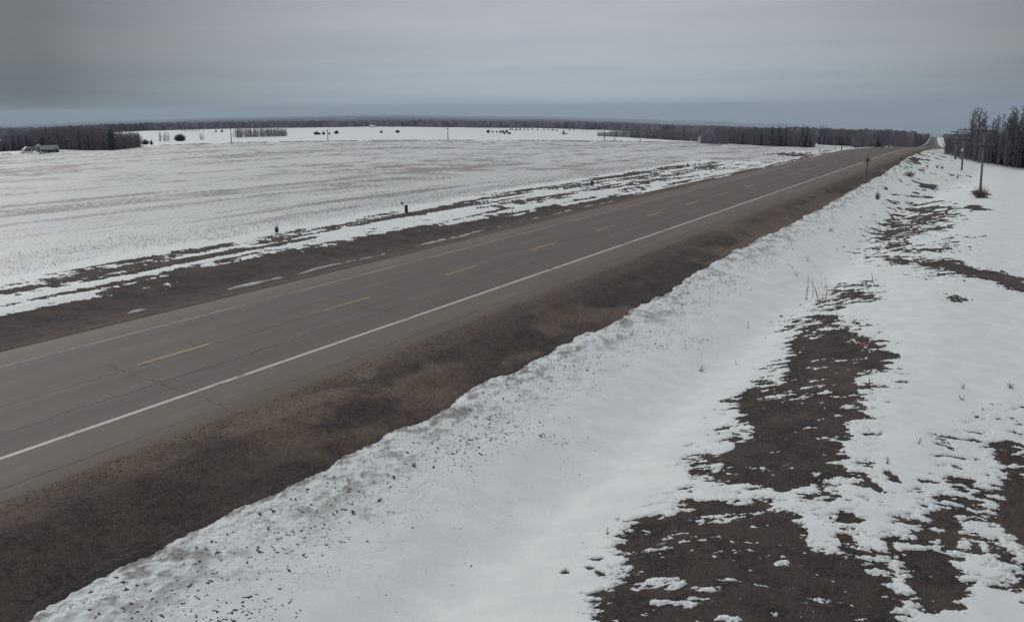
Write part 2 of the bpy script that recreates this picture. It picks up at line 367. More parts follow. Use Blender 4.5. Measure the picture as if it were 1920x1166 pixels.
# ------------------------------------------------------------------ mesh helpers
def new_mesh(name, V, Fq, uvs=None, smooth=False):
    me = bpy.data.meshes.new(name); V = np.asarray(V, np.float32); Fq = np.asarray(Fq, np.int32)
    k = Fq.shape[1]; n = len(Fq)
    me.vertices.add(len(V)); me.vertices.foreach_set('co', V.ravel())
    me.loops.add(n*k); me.loops.foreach_set('vertex_index', Fq.ravel())
    me.polygons.add(n); me.polygons.foreach_set('loop_start', np.arange(0, n*k, k, dtype=np.int32))
    me.polygons.foreach_set('loop_total', np.full(n, k, np.int32))
    if smooth: me.polygons.foreach_set('use_smooth', np.ones(n, bool))
    me.update(calc_edges=True)
    return me
def attr(me, name, vals):
    a = me.attributes.new(name, 'FLOAT', 'POINT'); a.data.foreach_set('value', np.asarray(vals, np.float32))
def link(o, parent=None):
    scene.collection.objects.link(o)
    if parent: o.parent = parent
    return o
def tag(o, label=None, cat=None, group=None, kind=None):
    if label: o['label'] = label
    if cat: o['category'] = cat
    if group: o['group'] = group
    if kind: o['kind'] = kind
    return o
def empty(name, loc, rz=0):
    o = bpy.data.objects.new(name, None); o.location = loc; o.rotation_euler.z = rz; o.empty_display_size = .2
    return link(o)
class MB:
    """collects shapes, links them as one mesh object"""
    def __init__(s): s.v = []; s.f = []
    def poly(s, pts, faces):
        k = len(s.v); s.v += [tuple(p) for p in pts]; s.f += [[k+i for i in f] for f in faces]; return s
    def box(s, c, d, rz=0, taper=1.):
        x, y, z = d[0]/2, d[1]/2, d[2]/2; P = []
        for sz in (-1, 1):
            for sx, sy in ((-1, -1), (1, -1), (1, 1), (-1, 1)):
                k = taper if sz > 0 else 1
                px, py = sx*x*k, sy*y*k
                P.append((c[0]+px*math.cos(rz)-py*math.sin(rz), c[1]+px*math.sin(rz)+py*math.cos(rz), c[2]+sz*z))
        return s.poly(P, [(0, 3, 2, 1), (4, 5, 6, 7), (0, 1, 5, 4), (1, 2, 6, 5), (2, 3, 7, 6), (3, 0, 4, 7)])
    def tube(s, pts, rad, n=6, cap=True):
        pts = [Vector(p) for p in pts]; k0 = len(s.v)
        for i, p in enumerate(pts):
            t = (pts[min(i+1, len(pts)-1)]-pts[max(i-1, 0)]).normalized()
            a = t.cross(Vector((0, 0, 1)) if abs(t.z) < .9 else Vector((1, 0, 0))).normalized(); b_ = t.cross(a)
            for j in range(n):
                an = 2*math.pi*j/n; s.v.append(tuple(p+(a*math.cos(an)+b_*math.sin(an))*rad[i]))
        for i in range(len(pts)-1):
            for j in range(n):
                s.f.append([k0+i*n+j, k0+i*n+(j+1) % n, k0+(i+1)*n+(j+1) % n, k0+(i+1)*n+j])
        if cap and n > 2:
            s.f.append([k0+j for j in range(n)][::-1]); s.f.append([k0+(len(pts)-1)*n+j for j in range(n)])
        return s
    def mesh(s, name, mat=None, smooth=False):
        me = bpy.data.meshes.new(name); me.from_pydata(s.v, [], s.f)
        if mat: me.materials.append(mat)
        if smooth:
            for p in me.polygons: p.use_smooth = True
        me.update(); return me
    def build(s, name, mat, parent=None, smooth=False):
        return link(bpy.data.objects.new(name, s.mesh(name, mat, smooth)), parent)

# ------------------------------------------------------------------ materials
def mat(name):
    m = bpy.data.materials.new(name); m.use_nodes = True; m.node_tree.nodes.clear()
    b = NB(m.node_tree); p = b.n('ShaderNodeBsdfPrincipled'); o = b.n('ShaderNodeOutputMaterial'); b.l(p.outputs[0], o.inputs[0])
    p.inputs['Specular IOR Level'].default_value = .2
    return m, b, p
def objpos(b): return b.n('ShaderNodeNewGeometry').outputs['Position']
def simple(name, c1, c2, scale=3., rough=.8, stretch=(1, 1, 1), metal=0., bump=0.):
    m, b, p = mat(name); v = b.mapping(b.n('ShaderNodeTexCoord').outputs['Object'], scale=stretch)
    n = b.noise(v, scale, 5, .6)
    b.l(b.mix(b.ss(n, .35, .65), c1, c2), p.inputs['Base Color']); p.inputs['Roughness'].default_value = rough; p.inputs['Metallic'].default_value = metal
    if bump:
        bp = b.n('ShaderNodeBump'); b.l(n, bp.inputs['Height']); bp.inputs['Strength'].default_value = bump; b.l(bp.outputs[0], p.inputs['Normal'])
    return m
MT_ = {}
# ground
m, b, p = mat('ground'); pos = objpos(b)
A = lambda nme: [b.nt.nodes.new('ShaderNodeAttribute'), None][0]
def at_(b, nme):
    a = b.n('ShaderNodeAttribute'); a.attribute_name = nme; return a.outputs['Fac']
sn, tn, di, fo = at_(b, 'snow'), at_(b, 'tan'), at_(b, 'dirt'), at_(b, 'wood')
f1 = b.noise(pos, 9., 5, .65); f2 = b.noise(b.mapping(pos, scale=(1, 1, 1)), 45., 3, .7); f3 = b.noise(pos, 1.1, 4, .6)
f4 = b.noise(b.mapping(pos, scale=(1, .35, 1), rot=(0, 0, .3)), 22., 4, .7)
soil = b.mix(b.ss(f1, .38, .64), (.030, .026, .028), (.058, .049, .046))
soil = b.mix(b.ss(f4, .53, .70, 0., .75), soil, (.115, .09, .068))
f5 = b.noise(b.mapping(pos, scale=(1, .6, 1)), 3.2, 5, .7); soil = b.mix(b.ss(f5, .50, .64, 0., .8), soil, (.028, .026, .028))        # straw-coloured dead blades
soil = b.mix(b.ss(f3, .42, .58, 0., .75), soil, (.074, .060, .052))
tanc = b.mix(b.ss(f2, .38, .62), (.11, .083, .064), (.22, .17, .13))
soil = b.mix(b.m('MULTIPLY', tn, b.ss(f1, .25, .7, .55, 1.)), soil, tanc)
snc = b.mix(b.ss(f3, .4, .65), (.62, .66, .648), (.675, .71, .695))
snc = b.mix(b.m('MULTIPLY', di, b.ss(f1, .3, .7, .7, 1.)), snc, (.17, .155, .145))
fac = b.ss(b.m('ADD', sn, b.m('MULTIPLY', b.m('SUBTRACT', f1, .5), .16)), -.02, .04)
col = b.mix(fac, soil, snc)
col = b.mix(fo, col, b.mix(b.ss(b.noise(pos, .05, 4, .7), .4, .6), (.045, .04, .045), (.09, .08, .085)))
b.l(col, p.inputs['Base Color'])
b.l(b.ss(fac, 0, 1, .95, .62), p.inputs['Roughness'])
bh = b.m('MULTIPLY', b.m('ADD', f1, b.m('MULTIPLY', f2, .5)), b.ss(fac, 0, 1, 1., .35))
bp = b.n('ShaderNodeBump'); b.l(bh, bp.inputs['Height']); bp.inputs['Strength'].default_value = .8; bp.inputs['Distance'].default_value = .04
b.l(bp.outputs[0], p.inputs['Normal']); MT_['ground'] = m
# asphalt
m, b, p = mat('asphalt'); uv = b.n('ShaderNodeAttribute'); uv.attribute_name = 'lat'
lat = uv.outputs['Fac']; al = at_(b, 'along')
cv = b.n('ShaderNodeCombineXYZ'); b.l(lat, cv.inputs[0]); b.l(al, cv.inputs[1]); cv = cv.outputs[0]
pos = cv
fine = b.noise(pos, 60., 3, .8); blot = b.noise(b.mapping(pos, scale=(1, .18, 1)), .9, 5, .6); streak = b.noise(b.mapping(pos, scale=(1, .03, 1)), 3.5, 4, .6)
lanec = (.105, .098, .092)
c = b.mix(b.ss(blot, .35, .65), (.088, .082, .080), (.115, .106, .099))
c = b.mix(b.ss(streak, .42, .62, 0., .6), c, (.080, .077, .078))
def band(x0, wd):                                  # 1 at x0 falling to 0
    d = b.m('ABSOLUTE', b.m('SUBTRACT', lat, x0)); return b.ss(d, 0, wd, 1., 0.)
for x0 in (-2.75, -.95, .95, 2.75):                # wheel tracks, polished darker
    c = b.mix(b.m('MULTIPLY', band(x0, .8), .62), c, (.073, .071, .074))
shr = b.ss(b.m('ABSOLUTE', lat), 3.75, 3.95)
c = b.mix(b.m('MULTIPLY', shr, .75), c, b.mix(b.ss(blot, .4, .6), (.118, .106, .095), (.142, .126, .110)))
grv = b.ss(b.m('ADD', b.m('ABSOLUTE', lat), b.m('MULTIPLY', b.noise(pos, .7, 4), .35)), 5.55, 5.8)
c = b.mix(grv, c, b.mix(b.ss(fine, .4, .6), (.07, .06, .053), (.16, .14, .12)))
def crack(x0, amp, wid, seed, on=(.0, 1.)):
    wob = b.m('MULTIPLY', b.m('SUBTRACT', b.noise(b.mapping(pos, scale=(0.02, 1, 1), loc=(seed, seed*3, 0)), .55, 5, .7), .5), amp)
    d = b.m('ABSOLUTE', b.m('SUBTRACT', b.m('SUBTRACT', lat, x0), wob))
    k = b.ss(d, wid*.4, wid, 1., 0.)
    return b.m('MULTIPLY', k, b.ss(b.noise(b.mapping(pos, scale=(.05, 1, 1), loc=(0, seed*7, 0)), .12, 3), on[0], on[1]))
for x0, amp, wid, seed, on, s in ((.16, .38, .055, 1, (.22, .36), .95), (2.15, .9, .05, 2, (.26, .4), .9), (-2.0, 1.0, .04, 3, (.40, .52), .6), (5.35, .25, .045, 4, (.3, .45), .75), (-4.2, .5, .028, 5, (.48, .6), .5), (-5.3, .4, .03, 6, (.4, .5), .4)):
    c = b.mix(b.m('MULTIPLY', crack(x0, amp, wid, seed, on), s), c, (.022, .021, .026))
TC = []
for (a1, a2) in (((205, 692), (425, 768)), ((1015, 517), (1060, 530))):
    ha, hb = hit(*a1), hit(*a2); TC.append((ha[0]-XC, ha[1], hb[0]-XC, hb[1]))
TC += [(-5.6, 36.5, 5.6, 38.2), (-5.6, 52, 5.6, 54), (-5.6, 93, 5.6, 91), (-5.6, 7, 5.6, 9.2), (-1, 30.5, 3.0, 30.2)]
for i, (l0, y0, l1, y1) in enumerate(TC):
    k = (y1-y0)/(l1-l0)
    wob = b.m('MULTIPLY', b.m('SUBTRACT', b.noise(b.mapping(pos, scale=(1, .02, 1), loc=(i*5.3, 0, 0)), .8, 5, .7), .5), 1.1)
    d = b.m('ABSOLUTE', b.m('SUBTRACT', b.m('SUBTRACT', al, b.m('MULTIPLY_ADD', lat, k, y0-k*l0)), wob))
    w_ = .045 if i == 0 else .035
    kk = b.ss(d, w_*.4, w_, 1., 0.)
    if i == 0 or i == 6:
        kk = b.m('MULTIPLY', kk, b.m('MULTIPLY', b.ss(lat, l0-.4, l0), b.ss(lat, l1, l1+.3, 1., 0.)))
    c = b.mix(b.m('MULTIPLY', kk, .85 if i in (0, 6) else .45), c, (.022, .021, .028))
c = b.mix(b.ss(fine, .3, .7, 0., .22), c, (.16, .15, .14))
c = b.mix(b.ss(b.noise(b.mapping(pos, scale=(1, .05, 1)), .8, 4), .42, .6, 0., .5), c, (.112, .098, .084)); c = b.mix(1., c, (1.07, 1.0, .92), 'MULTIPLY'); b.l(c, p.inputs['Base Color']); p.inputs['Roughness'].default_value = .72
bp = b.n('ShaderNodeBump'); b.l(fine, bp.inputs['Height']); bp.inputs['Strength'].default_value = .3; bp.inputs['Distance'].default_value = .01
b.l(bp.outputs[0], p.inputs['Normal']); MT_['asphalt'] = m
def paint(name, colr, lo, hi):
    m, b, p = mat(name); al = at_(b, 'along'); lt = at_(b, 'lat')
    cv = b.n('ShaderNodeCombineXYZ'); b.l(lt, cv.inputs[0]); b.l(al, cv.inputs[1]); cv = cv.outputs[0]
    wear = b.noise(b.mapping(cv, scale=(1.5, .4, 1)), 4.5, 6, .75); big = b.noise(b.mapping(cv, scale=(.1, 1, 1)), .28, 3)
    k = b.ss(b.m('ADD', wear, b.m('MULTIPLY', b.m('SUBTRACT', big, .5), .8)), lo, hi)
    b.l(b.mix(k, (.105, .098, .092), colr), p.inputs['Base Color']); p.inputs['Roughness'].default_value = .65
    return m
MT_['white_paint'] = paint('white_road_paint', (.45, .44, .41), .28, .46)
MT_['worn_paint'] = paint('worn_white_road_paint', (.27, .262, .24), .30, .56)
MT_['yellow_paint'] = paint('yellow_road_paint', (.34, .24, .085), .28, .50)
MT_['bark'] = simple('bark', (.15, .14, .155), (.25, .235, .25), 2., .9, (1, 1, .2))
MT_['twig'] = simple('twigs', (.12, .11, .135), (.20, .18, .21), 1., .9)
MT_['twig_red'] = simple('reddish_twigs', (.11, .075, .075), (.17, .125, .12), 1., .9)
MT_['pale_twig'] = simple('pale_birch_twigs', (.20, .195, .20), (.34, .33, .335), .8, .9)
MT_['needle'] = simple('spruce_needles', (.030, .040, .045), (.055, .065, .068), 1.2, .9)
MT_['shrub'] = simple('shrub_twigs', (.030, .032, .032), (.060, .058, .056), 1.5, .9)
MT_['straw'] = simple('dead_straw', (.10, .075, .055), (.22, .175, .13), 4., .9)
MT_['stubble'] = simple('stubble', (.11, .10, .085), (.19, .17, .145), 4., .9)
MT_['weed'] = simple('dry_weed_stems', (.055, .043, .038), (.13, .10, .085), 4., .9)
MT_['pole'] = simple('weathered_pole_timber', (.11, .10, .098), (.19, .175, .17), 2., .85, (6, 6, .5), bump=.2)
MT_['arm'] = simple('crossarm_timber', (.05, .045, .045), (.085, .078, .076), 3., .85)
MT_['porcelain'] = simple('grey_insulator', (.22, .22, .23), (.32, .32, .33), 3., .35)
MT_['galv'] = simple('galvanised_steel', (.20, .20, .205), (.30, .30, .305), 6., .45, metal=.7)
MT_['sign_yellow'] = simple('yellow_sign_face', (.22, .175, .06), (.28, .22, .07), 4., .45)
MT_['sign_black'] = simple('black_sign_symbol', (.012, .012, .012), (.02, .02, .02), 4., .5)
MT_['cabinet'] = simple('dark_green_grey_steel', (.022, .024, .025), (.045, .048, .048), 5., .5)
MT_['wallbeige'] = simple('beige_siding', (.36, .33, .29), (.44, .41, .36), 2., .7, (.2, .2, 6))
MT_['wallgrey'] = simple('grey_metal_siding', (.13, .15, .175), (.19, .21, .24), 2., .5, (8, 8, .2))
MT_['walldark'] = simple('dark_barn_boards', (.035, .034, .045), (.06, .058, .07), 2., .8, (8, 8, .2))
MT_['roofgrey'] = simple('blue_grey_metal_roof', (.085, .105, .125), (.13, .155, .18), 2., .4, (8, 1, 1))
MT_['roofsnow'] = simple('snow_on_roof', (.60, .63, .62), (.67, .69, .68), 2., .7)
MT_['pane'] = simple('dark_window_glass', (.02, .024, .03), (.035, .04, .05), 1., .15)
MT_['whitepaint'] = simple('white_vehicle_paint', (.55, .56, .57), (.65, .66, .67), 1., .3)
MT_['rubber'] = simple('black_rubber', (.012, .012, .012), (.02, .02, .02), 5., .8)
MT_['red'] = simple('faded_red_plastic', (.50, .09, .06), (.62, .14, .09), 12., .5)
MT_['whiteplastic'] = simple('white_plastic', (.65, .63, .62), (.78, .76, .75), 12., .5)
def haze_tree(): pass

# ------------------------------------------------------------------ the ground, one sheet out to the far hills
az_in = np.arange(azof(np.array(-190.)), azof(np.array(2080.)), .0009)
az_l = np.linspace(-math.pi, az_in[0], 110)[:-1]; az_r = np.linspace(az_in[-1], math.pi, 110)[1:]
azs = np.concatenate([az_l, az_in, az_r])
rows = [.8, 1.6, 2.6, 3.6, 4.8, 6, 7.2, 8.4]
t_ = np.arange(760, 8, -.56); rows += list(7.9*982/t_[7.9*982/t_ > 9.2])
while rows[-1] < 30000: rows.append(rows[-1]*1.035)
rs = np.array(rows); k = np.argmax(np.diff(rs)/rs[:-1] > .035)
if k > 0:
    a = list(rs[:k+1])
    while a[-1] < 30000: a.append(a[-1]*1.03)
    rs = np.array(a)
RR, AA = np.meshgrid(rs, azs, indexing='ij')
gx = (RR*np.sin(AA)).ravel(); gy = (RR*np.cos(AA)).ravel()
gz = base_z(gx, gy)
CLEAR = [(760, 222, 9, 1.0), (663, 224, 7, .6), (925, 231.2, 22, 1.0), (1120, 240.5, 22, 1.2), (1220, 238.2, 22, 1.2), (1290, 243, 30, 1.6), (1180, 239, 10, .8)]
CW = []
for px, py, wx, wy in CLEAR:
    c0 = hit(px, py); r0 = math.hypot(c0[0], c0[1]); ra = math.hypot(*hit(px, py-wy)[:2]); rb = math.hypot(*hit(px, py+wy)[:2])
    CW.append((math.atan2(c0[0], c0[1]), r0, wx/FPX, max(ra-r0, r0-rb, 60)))
def wood_mask(x, y):
    """1 where distant woodland stands"""
    r = np.hypot(x, y); a = np.arctan2(x, y)
    lim = np.interp(a, azof(np.array([-400, 0, 265, 434, 700, 1000, 1080, 1200, 1340, 1500, 1700, 1745, 1800.])), [1150, 1050, 1300, 1330, 1390, 1300, 1250, 1150, 760, 640, 640, 520, 300])
    lim = lim*(1+.03*fbm(a*90, a*0, 5, 3))
    wm = sst(r, lim, lim*1.004+1.5)
    lat = x-road_x(y)
    hwid = 9.2+np.clip((r-600)/1900, 0, 1)*6; wm = wm*sst(np.abs(lat-1.4-np.clip((r-600)/1900, 0, 1)*4)-hwid, 0, .6)                                        # the highway's cleared strip
    n = fbm(x/520., y/900., 200, 4); wm = wm*(1-sst(n, .50, .53)*(r > 1900))
    for a0, r0, wa, wr in CW:
        wm = wm*sst(((a-a0)/wa)**2+((r-r0)/wr)**2+fbm(a*150, r/45., 3, 3)*1.3, .8, 1.0)
    return wm
F_, tan_, dirt_, th_, bank_ = snow_field(gx, gy)
rflat = np.hypot(gx, gy); latg = gx-road_x(gy)
wm_ = wood_mask(gx, gy)
onroad = (latg < PAVR+.1) & (latg > PAVL-.1)
th_ = np.where(onroad, 0, th_)
nearw = np.clip(1-rflat/150, 0, 1)
rough = ((fbm(gx/.30, gy/.42, 301, 5, .7)*.075+fbm(gx/.1, gy/.13, 306, 2, .6)*.03)*bank_**1.1*(F_ > 0)+fbm(gx/.12, gy/.14, 302, 3, .6)*.018*(F_ < 0)+fbm(gx/2.2, gy/3.2, 303, 3, .4)*.03*np.where(np.abs(latg) > 8, 1, .1))*nearw
rough += fbm(gx/.5, gy/.5, 304, 3)*.03*nearw*sst(latg, 22, 30)
gz = gz+np.where(onroad, 0, th_+rough)
gz += np.where(rflat > 3000, fbm(gx/1500., gy/1500., 400, 4)*np.clip((rflat-3000)/9000, 0, 1)*16, 0)
nr, na = len(rs), len(azs)
V = np.c_[gx, gy, gz]; V = np.vstack([V, [[0, 0, float(gz[:na].mean())]]])
ii = np.arange(nr-1)[:, None]*na; jj = np.arange(na)[None, :]; jn = (jj+1) % na
# last and first azimuth coincide (-pi, pi)
q_ = np.stack([ii+jj, ii+jn, ii+na+jn, ii+na+jj], -1)[:, :-1].reshape(-1, 4)
cen = np.stack([np.full(na-1, nr*na), np.arange(1, na), np.arange(0, na-1), np.arange(0, na-1)], -1)
me = new_mesh('ground', V, np.vstack([q_, ])[:, ::-1], smooth=True)
F2 = np.where(rflat > 560, np.maximum(F_, .2), F_)
for nme, v in (('snow', F2), ('tan', tan_), ('dirt', dirt_), ('wood', wm_)): attr(me, nme, np.append(v, v[0]))
me.materials.append(MT_['ground'])
ground = tag(link(bpy.data.objects.new('ground', me)), 'snow-covered verge, ditches and fields with melted bare patches', kind='structure')

def gz_at(x, y):
    x = np.atleast_1d(np.asarray(x, float)); y = np.atleast_1d(np.asarray(y, float))
    F, _, _, th, _ = snow_field(x, y); return base_z(x, y)+np.where(np.hypot(x, y) < 600, th, 0)

# ------------------------------------------------------------------ the highway
ys = np.concatenate([np.arange(-120, 0, 5.), np.arange(0, 400, 2.), np.arange(400, 3300, 12.)])
def frame_at(y):
    dx = (road_x(y+.5)-road_x(y-.5)); L = np.sqrt(1+dx*dx); return 1/L, -dx/L      # unit vector to the right of travel
def strip(name, l0, l1, y0, y1, lift, m, cols=2, step=None):
    yy = ys[(ys > y0) & (ys < y1)]; yy = np.concatenate([[y0], yy, [y1]])
    if step: yy = np.arange(y0, y1+step/2, step)
    ls = np.linspace(l0, l1, cols); nx, ny = frame_at(yy)
    L, Yv = np.meshgrid(ls, yy); NX = nx[:, None]; NY = ny[:, None]
    z = road_z(Yv)+.02-.008*np.abs(L)+lift-.10*sst(np.abs(L), 5.5, 5.95)
    P = np.stack([road_x(Yv)+L*NX, Yv+L*NY, z], -1).reshape(-1, 3)
    n, c_ = len(yy), cols; i = np.arange(n-1)[:, None]*c_; j = np.arange(c_-1)[None, :]
    F = np.stack([i+j, i+j+1, i+c_+j+1, i+c_+j], -1).reshape(-1, 4)
    me = new_mesh(name, P, F, smooth=True); attr(me, 'lat', L.ravel()); attr(me, 'along', Yv.ravel()); me.materials.append(m)
    return link(bpy.data.objects.new(name, me))
tag(strip('road', PAVL-.15, PAVR+.15, -120, 3280, 0, MT_['asphalt'], 23), 'two-lane asphalt highway with paved shoulders', kind='structure')
tag(strip('edge_line', XR-XC-.085, XR-XC+.085, -120, 2600, .004, MT_['white_paint']), 'solid white edge line on the near side of the highway', kind='structure')
tag(strip('edge_line', XL-XC-.06, XL-XC+.06, -120, 2600, .004, MT_['worn_paint']), 'worn white edge line on the far side of the highway', kind='structure')
first = None
k = -8
while 20.26+9*k < 420:
    y0 = 20.26+9*k
    o = strip('centre_line_dash', -.07, .07, y0, y0+3.05, .004, MT_['yellow_paint'], 2, .61)
    tag(o, 'short yellow dash of the broken centre line', kind='structure', group='yellow dashes of the centre line'); k += 1

# thin broken line of old snow on the far shoulder
V1 = []; F1 = []
for a_, c_, wd in ((8, 13.5, .16), (17.5, 19, .1), (26, 27, .12), (31.5, 35, .22), (36, 43.5, .13), (46.5, 55, .2), (56, 60, .15), (61.5, 62.5, .1), (64.5, 68.5, .17), (70, 72, .13), (73, 76, .2), (81, 84, .13), (91, 93.5, .16), (104, 107, .13)):
    yy = np.arange(a_, c_+.01, .18); n_ = len(yy); u = np.linspace(0, 1, n_); wv = .42*wd*np.sqrt(np.sin(math.pi*np.clip(u, .02, .98)))*np.clip(1+2.6*fbm(yy/.6, yy*0, 93, 3), .05, 2)+.01
    xc = road_x(yy)-7.0+fbm(yy/3, yy*0, 94, 3)*.35-.012*(yy-30)*(yy > 30)*0
    z = base_z(xc, yy); k = len(V1)*5
    for q2 in range(n_):
        V1.append([(xc[q2]+o_*wv[q2], yy[q2], z[q2]+h2*min(1, wv[q2]/.1)-.02*(h2 == 0)) for o_, h2 in ((-1.3, 0), (-.8, .05), (0, .075), (.8, .05), (1.3, 0))])
        if q2: 
            for w2 in range(4): F1.append((k+(q2-1)*5+w2, k+(q2-1)*5+w2+1, k+q2*5+w2+1, k+q2*5+w2))
me = new_mesh('old_snow', np.array(V1).reshape(-1, 3), F1, smooth=True); me.materials.append(simple('old_snow', (.36, .36, .35), (.52, .53, .52), 6., .7)); tag(link(bpy.data.objects.new('old_snow', me)), 'thin broken line of old snow along the far shoulder of the highway', kind='stuff')

# ------------------------------------------------------------------ distant woodland: a canopy over the land, open in the clearings
wa = np.arange(azof(np.array(-420.)), azof(np.array(2400.)), .0011)
wr = [240.]
while wr[-1] < 27500: wr.append(wr[-1]*(1.012 if wr[-1] < 2600 else 1.02))
wr = np.array(wr); WR, WA = np.meshgrid(wr, wa, indexing='ij')
wx = (WR*np.sin(WA)).ravel(); wy = (WR*np.cos(WA)).ravel(); wmk = wood_mask(wx, wy)
wz = base_z(wx, wy)+np.where(WR.ravel() > 3000, fbm(wx/1500., wy/1500., 400, 4)*np.clip((WR.ravel()-3000)/9000, 0, 1)*16, 0)
sc = np.clip(WR.ravel()/420, 2.2, 60)
can = 8.2+fbm(wx/sc, wy/sc, 500, 3, .7)*2.2+fbm(wx/60, wy/60, 501, 2)*1.2
can = can*np.where(WR.ravel() < 1300, np.interp(WA.ravel(), azof(np.array([1745., 1765.])), [1, .52]), 1)
wzz = wz-2+(can+2)*wmk
ok = wmk.reshape(WR.shape) > .02
n, c_ = WR.shape; i = np.arange(n-1)[:, None]*c_; j = np.arange(c_-1)[None, :]
Fw = np.stack([i+j, i+c_+j, i+c_+j+1, i+j+1], -1)
keep = ok[:-1, :-1] | ok[1:, :-1] | ok[:-1, 1:] | ok[1:, 1:]
Fw = Fw[keep].reshape(-1, 4)
m, b, p = mat('distant_woodland'); pos = objpos(b)
n_ = b.noise(b.mapping(pos, scale=(1, 1, .15)), .16, 5, .75); n2_ = b.noise(pos, .004, 4, .6)
cc = b.mix(b.ss(n_, .4, .62), (.085, .08, .10), (.15, .14, .165)); cc = b.mix(b.ss(n2_, .5, .6, 0., .7), cc, (.030, .035, .037))
b.l(cc, p.inputs['Base Color']); p.inputs['Roughness'].default_value = .95; p.inputs['Specular IOR Level'].default_value = 0
me = new_mesh('far_forest', np.c_[wx, wy, wzz], Fw, smooth=False); me.materials.append(m)
tag(link(bpy.data.objects.new('far_forest', me)), 'dark leafless woodland covering the land out to the horizon', kind='stuff')

# ------------------------------------------------------------------ trees
def tri_tree(seed, H, spread, n_limb, n_twig, wid=.05, LOW=.28):
    """trunk and crown as separate shape collectors"""
    rd = random.Random(seed); T = MB(); C = MB()
    lean = (rd.uniform(-.04, .04), rd.uniform(-.04, .04))
    pt = lambda z: Vector((lean[0]*z+math.sin(z*.7+seed)*.05, lean[1]*z+math.cos(z*.6+seed)*.05, z))
    r0 = H*.0115+.02
    zs = [-.4, H*.2, H*.45, H*.7, H*.93, H]
    r0 *= 1.25; T.tube([pt(z) for z in zs], [r0*1.2, r0, r0*.75, r0*.45, r0*.18, r0*.06], 5)
    def blade(a, d, L, w0):
        a = Vector(a); e = a+d*L; s_ = d.cross(Vector((rd.uniform(-1, 1), rd.uniform(-1, 1), rd.uniform(-1, 1)))).normalized()*w0
        s2 = d.cross(s_).normalized()*w0
        C.poly([a-s_, a+s_, e, a+s2], [(0, 1, 2), (1, 3, 2), (3, 0, 2)])
        return e
    for i in range(n_limb):
        f = LOW+(.96-LOW)*(i+rd.random())/n_limb; z = H*f; an = rd.uniform(0, 2*math.pi)
        up = rd.uniform(.55, 1.3); d = Vector((math.cos(an), math.sin(an), up)).normalized()
        L = spread*H*(1.15-f)*rd.uniform(.7, 1.25)*(.75 if f < .3 else 1)
        p0 = pt(z); mid = p0+d*L*.5; d2 = (d+Vector((0, 0, .35))).normalized(); end = mid+d2*L*.55
        C.tube([p0, mid, end], [r0*.28*(1.1-f*.6), r0*.18, r0*.05], 3, False)
        for k in range(n_twig):
            t = rd.uniform(.2, 1); a = p0.lerp(mid, t*2) if t < .5 else mid.lerp(end, t*2-1)
            dd = (d*.5+Vector((rd.gauss(0, .55), rd.gauss(0, .55), rd.uniform(.2, 1)))).normalized()
            e = blade(a, dd, L*rd.uniform(.25, .5), wid*.5)
            if n_twig > 6:
                for _ in range(2):
                    d3 = (dd+Vector((rd.gauss(0, .5), rd.gauss(0, .5), rd.gauss(.1, .4)))).normalized()
                    blade(a.lerp(e, rd.uniform(.3, .9)), d3, L*rd.uniform(.12, .28), wid*.36)
    return T, C
def spruce(seed, H, wid=.19, layers=17):
    rd = random.Random(seed); T = MB(); C = MB()
    T.tube([(0, 0, -.3), (0, 0, H*.5), (0, 0, H*.97)], [H*.016, H*.01, H*.002], 5)
    for i in range(layers):
        f = i/(layers-1); z = H*(.08+.9*f); rad = H*wid*(1-f)**.85*rd.uniform(.75, 1.15)+.05; nb = 13 if f < .7 else 8
        for k in range(nb):
            an = 2*math.pi*(k+rd.random())/nb; L = rad*rd.uniform(.7, 1.2); d = Vector((math.cos(an), math.sin(an), 0)); s_ = Vector((-d.y, d.x, 0))
            a = Vector((0, 0, z)); e = a+d*L+Vector((0, 0, -L*.28)); mth = a+d*L*.55; wv = L*.24
            C.poly([a+Vector((0, 0, H*.03)), mth+s_*wv+Vector((0, 0, -L*.25)), e, mth-s_*wv+Vector((0, 0, -L*.22)), mth+Vector((0, 0, H*.012))], [(0, 1, 4), (1, 2, 4), (2, 3, 4), (3, 0, 4)])
    return T, C
def shrub_mb(seed, Wd, H, n=260, wid=.05, up=.5):
    rd = random.Random(seed); C = MB()
    for i in range(n):
        an = rd.uniform(0, 2*math.pi); rad = math.sqrt(rd.random()); x, y = Wd/2*rad*math.cos(an), Wd/2*rad*math.sin(an)
        top = H*math.sqrt(max(0, 1-rad**2))*rd.uniform(.55, 1.05)+.1*H
        a = Vector((x*.35, y*.35, -.05)); mid = Vector((x*.8, y*.8, top*.5)); e = Vector((x*1.05+rd.gauss(0, .06)*Wd, y*1.05+rd.gauss(0, .06)*Wd, top))
        s_ = Vector((rd.uniform(-1, 1), rd.uniform(-1, 1), 0)).normalized()*wid*.5
        C.poly([a-s_*.8, a+s_*.8, mid+s_, mid-s_, e], [(0, 1, 2, 3), (3, 2, 4)])
        for _ in range(2):
            q0 = mid.lerp(e, rd.random()); q1 = q0+Vector((rd.gauss(0, .16)*Wd, rd.gauss(0, .16)*Wd, rd.uniform(.05, .3)*H)); C.poly([q0-s_*.8, q0+s_*.8, q1], [(0, 1, 2)])
    return C
def mb_arrays(*mbs):
    V = []; F = []; k = 0
    for mb in mbs:
        V.append(np.array(mb.v)); 
        for f in mb.f:
            if len(f) == 3: F.append([k+f[0], k+f[1], k+f[2]])
            else:
                for i in range(1, len(f)-1): F.append([k+f[0], k+f[i], k+f[i+1]])
        k += len(mb.v)
    return np.vstack(V), np.array(F)
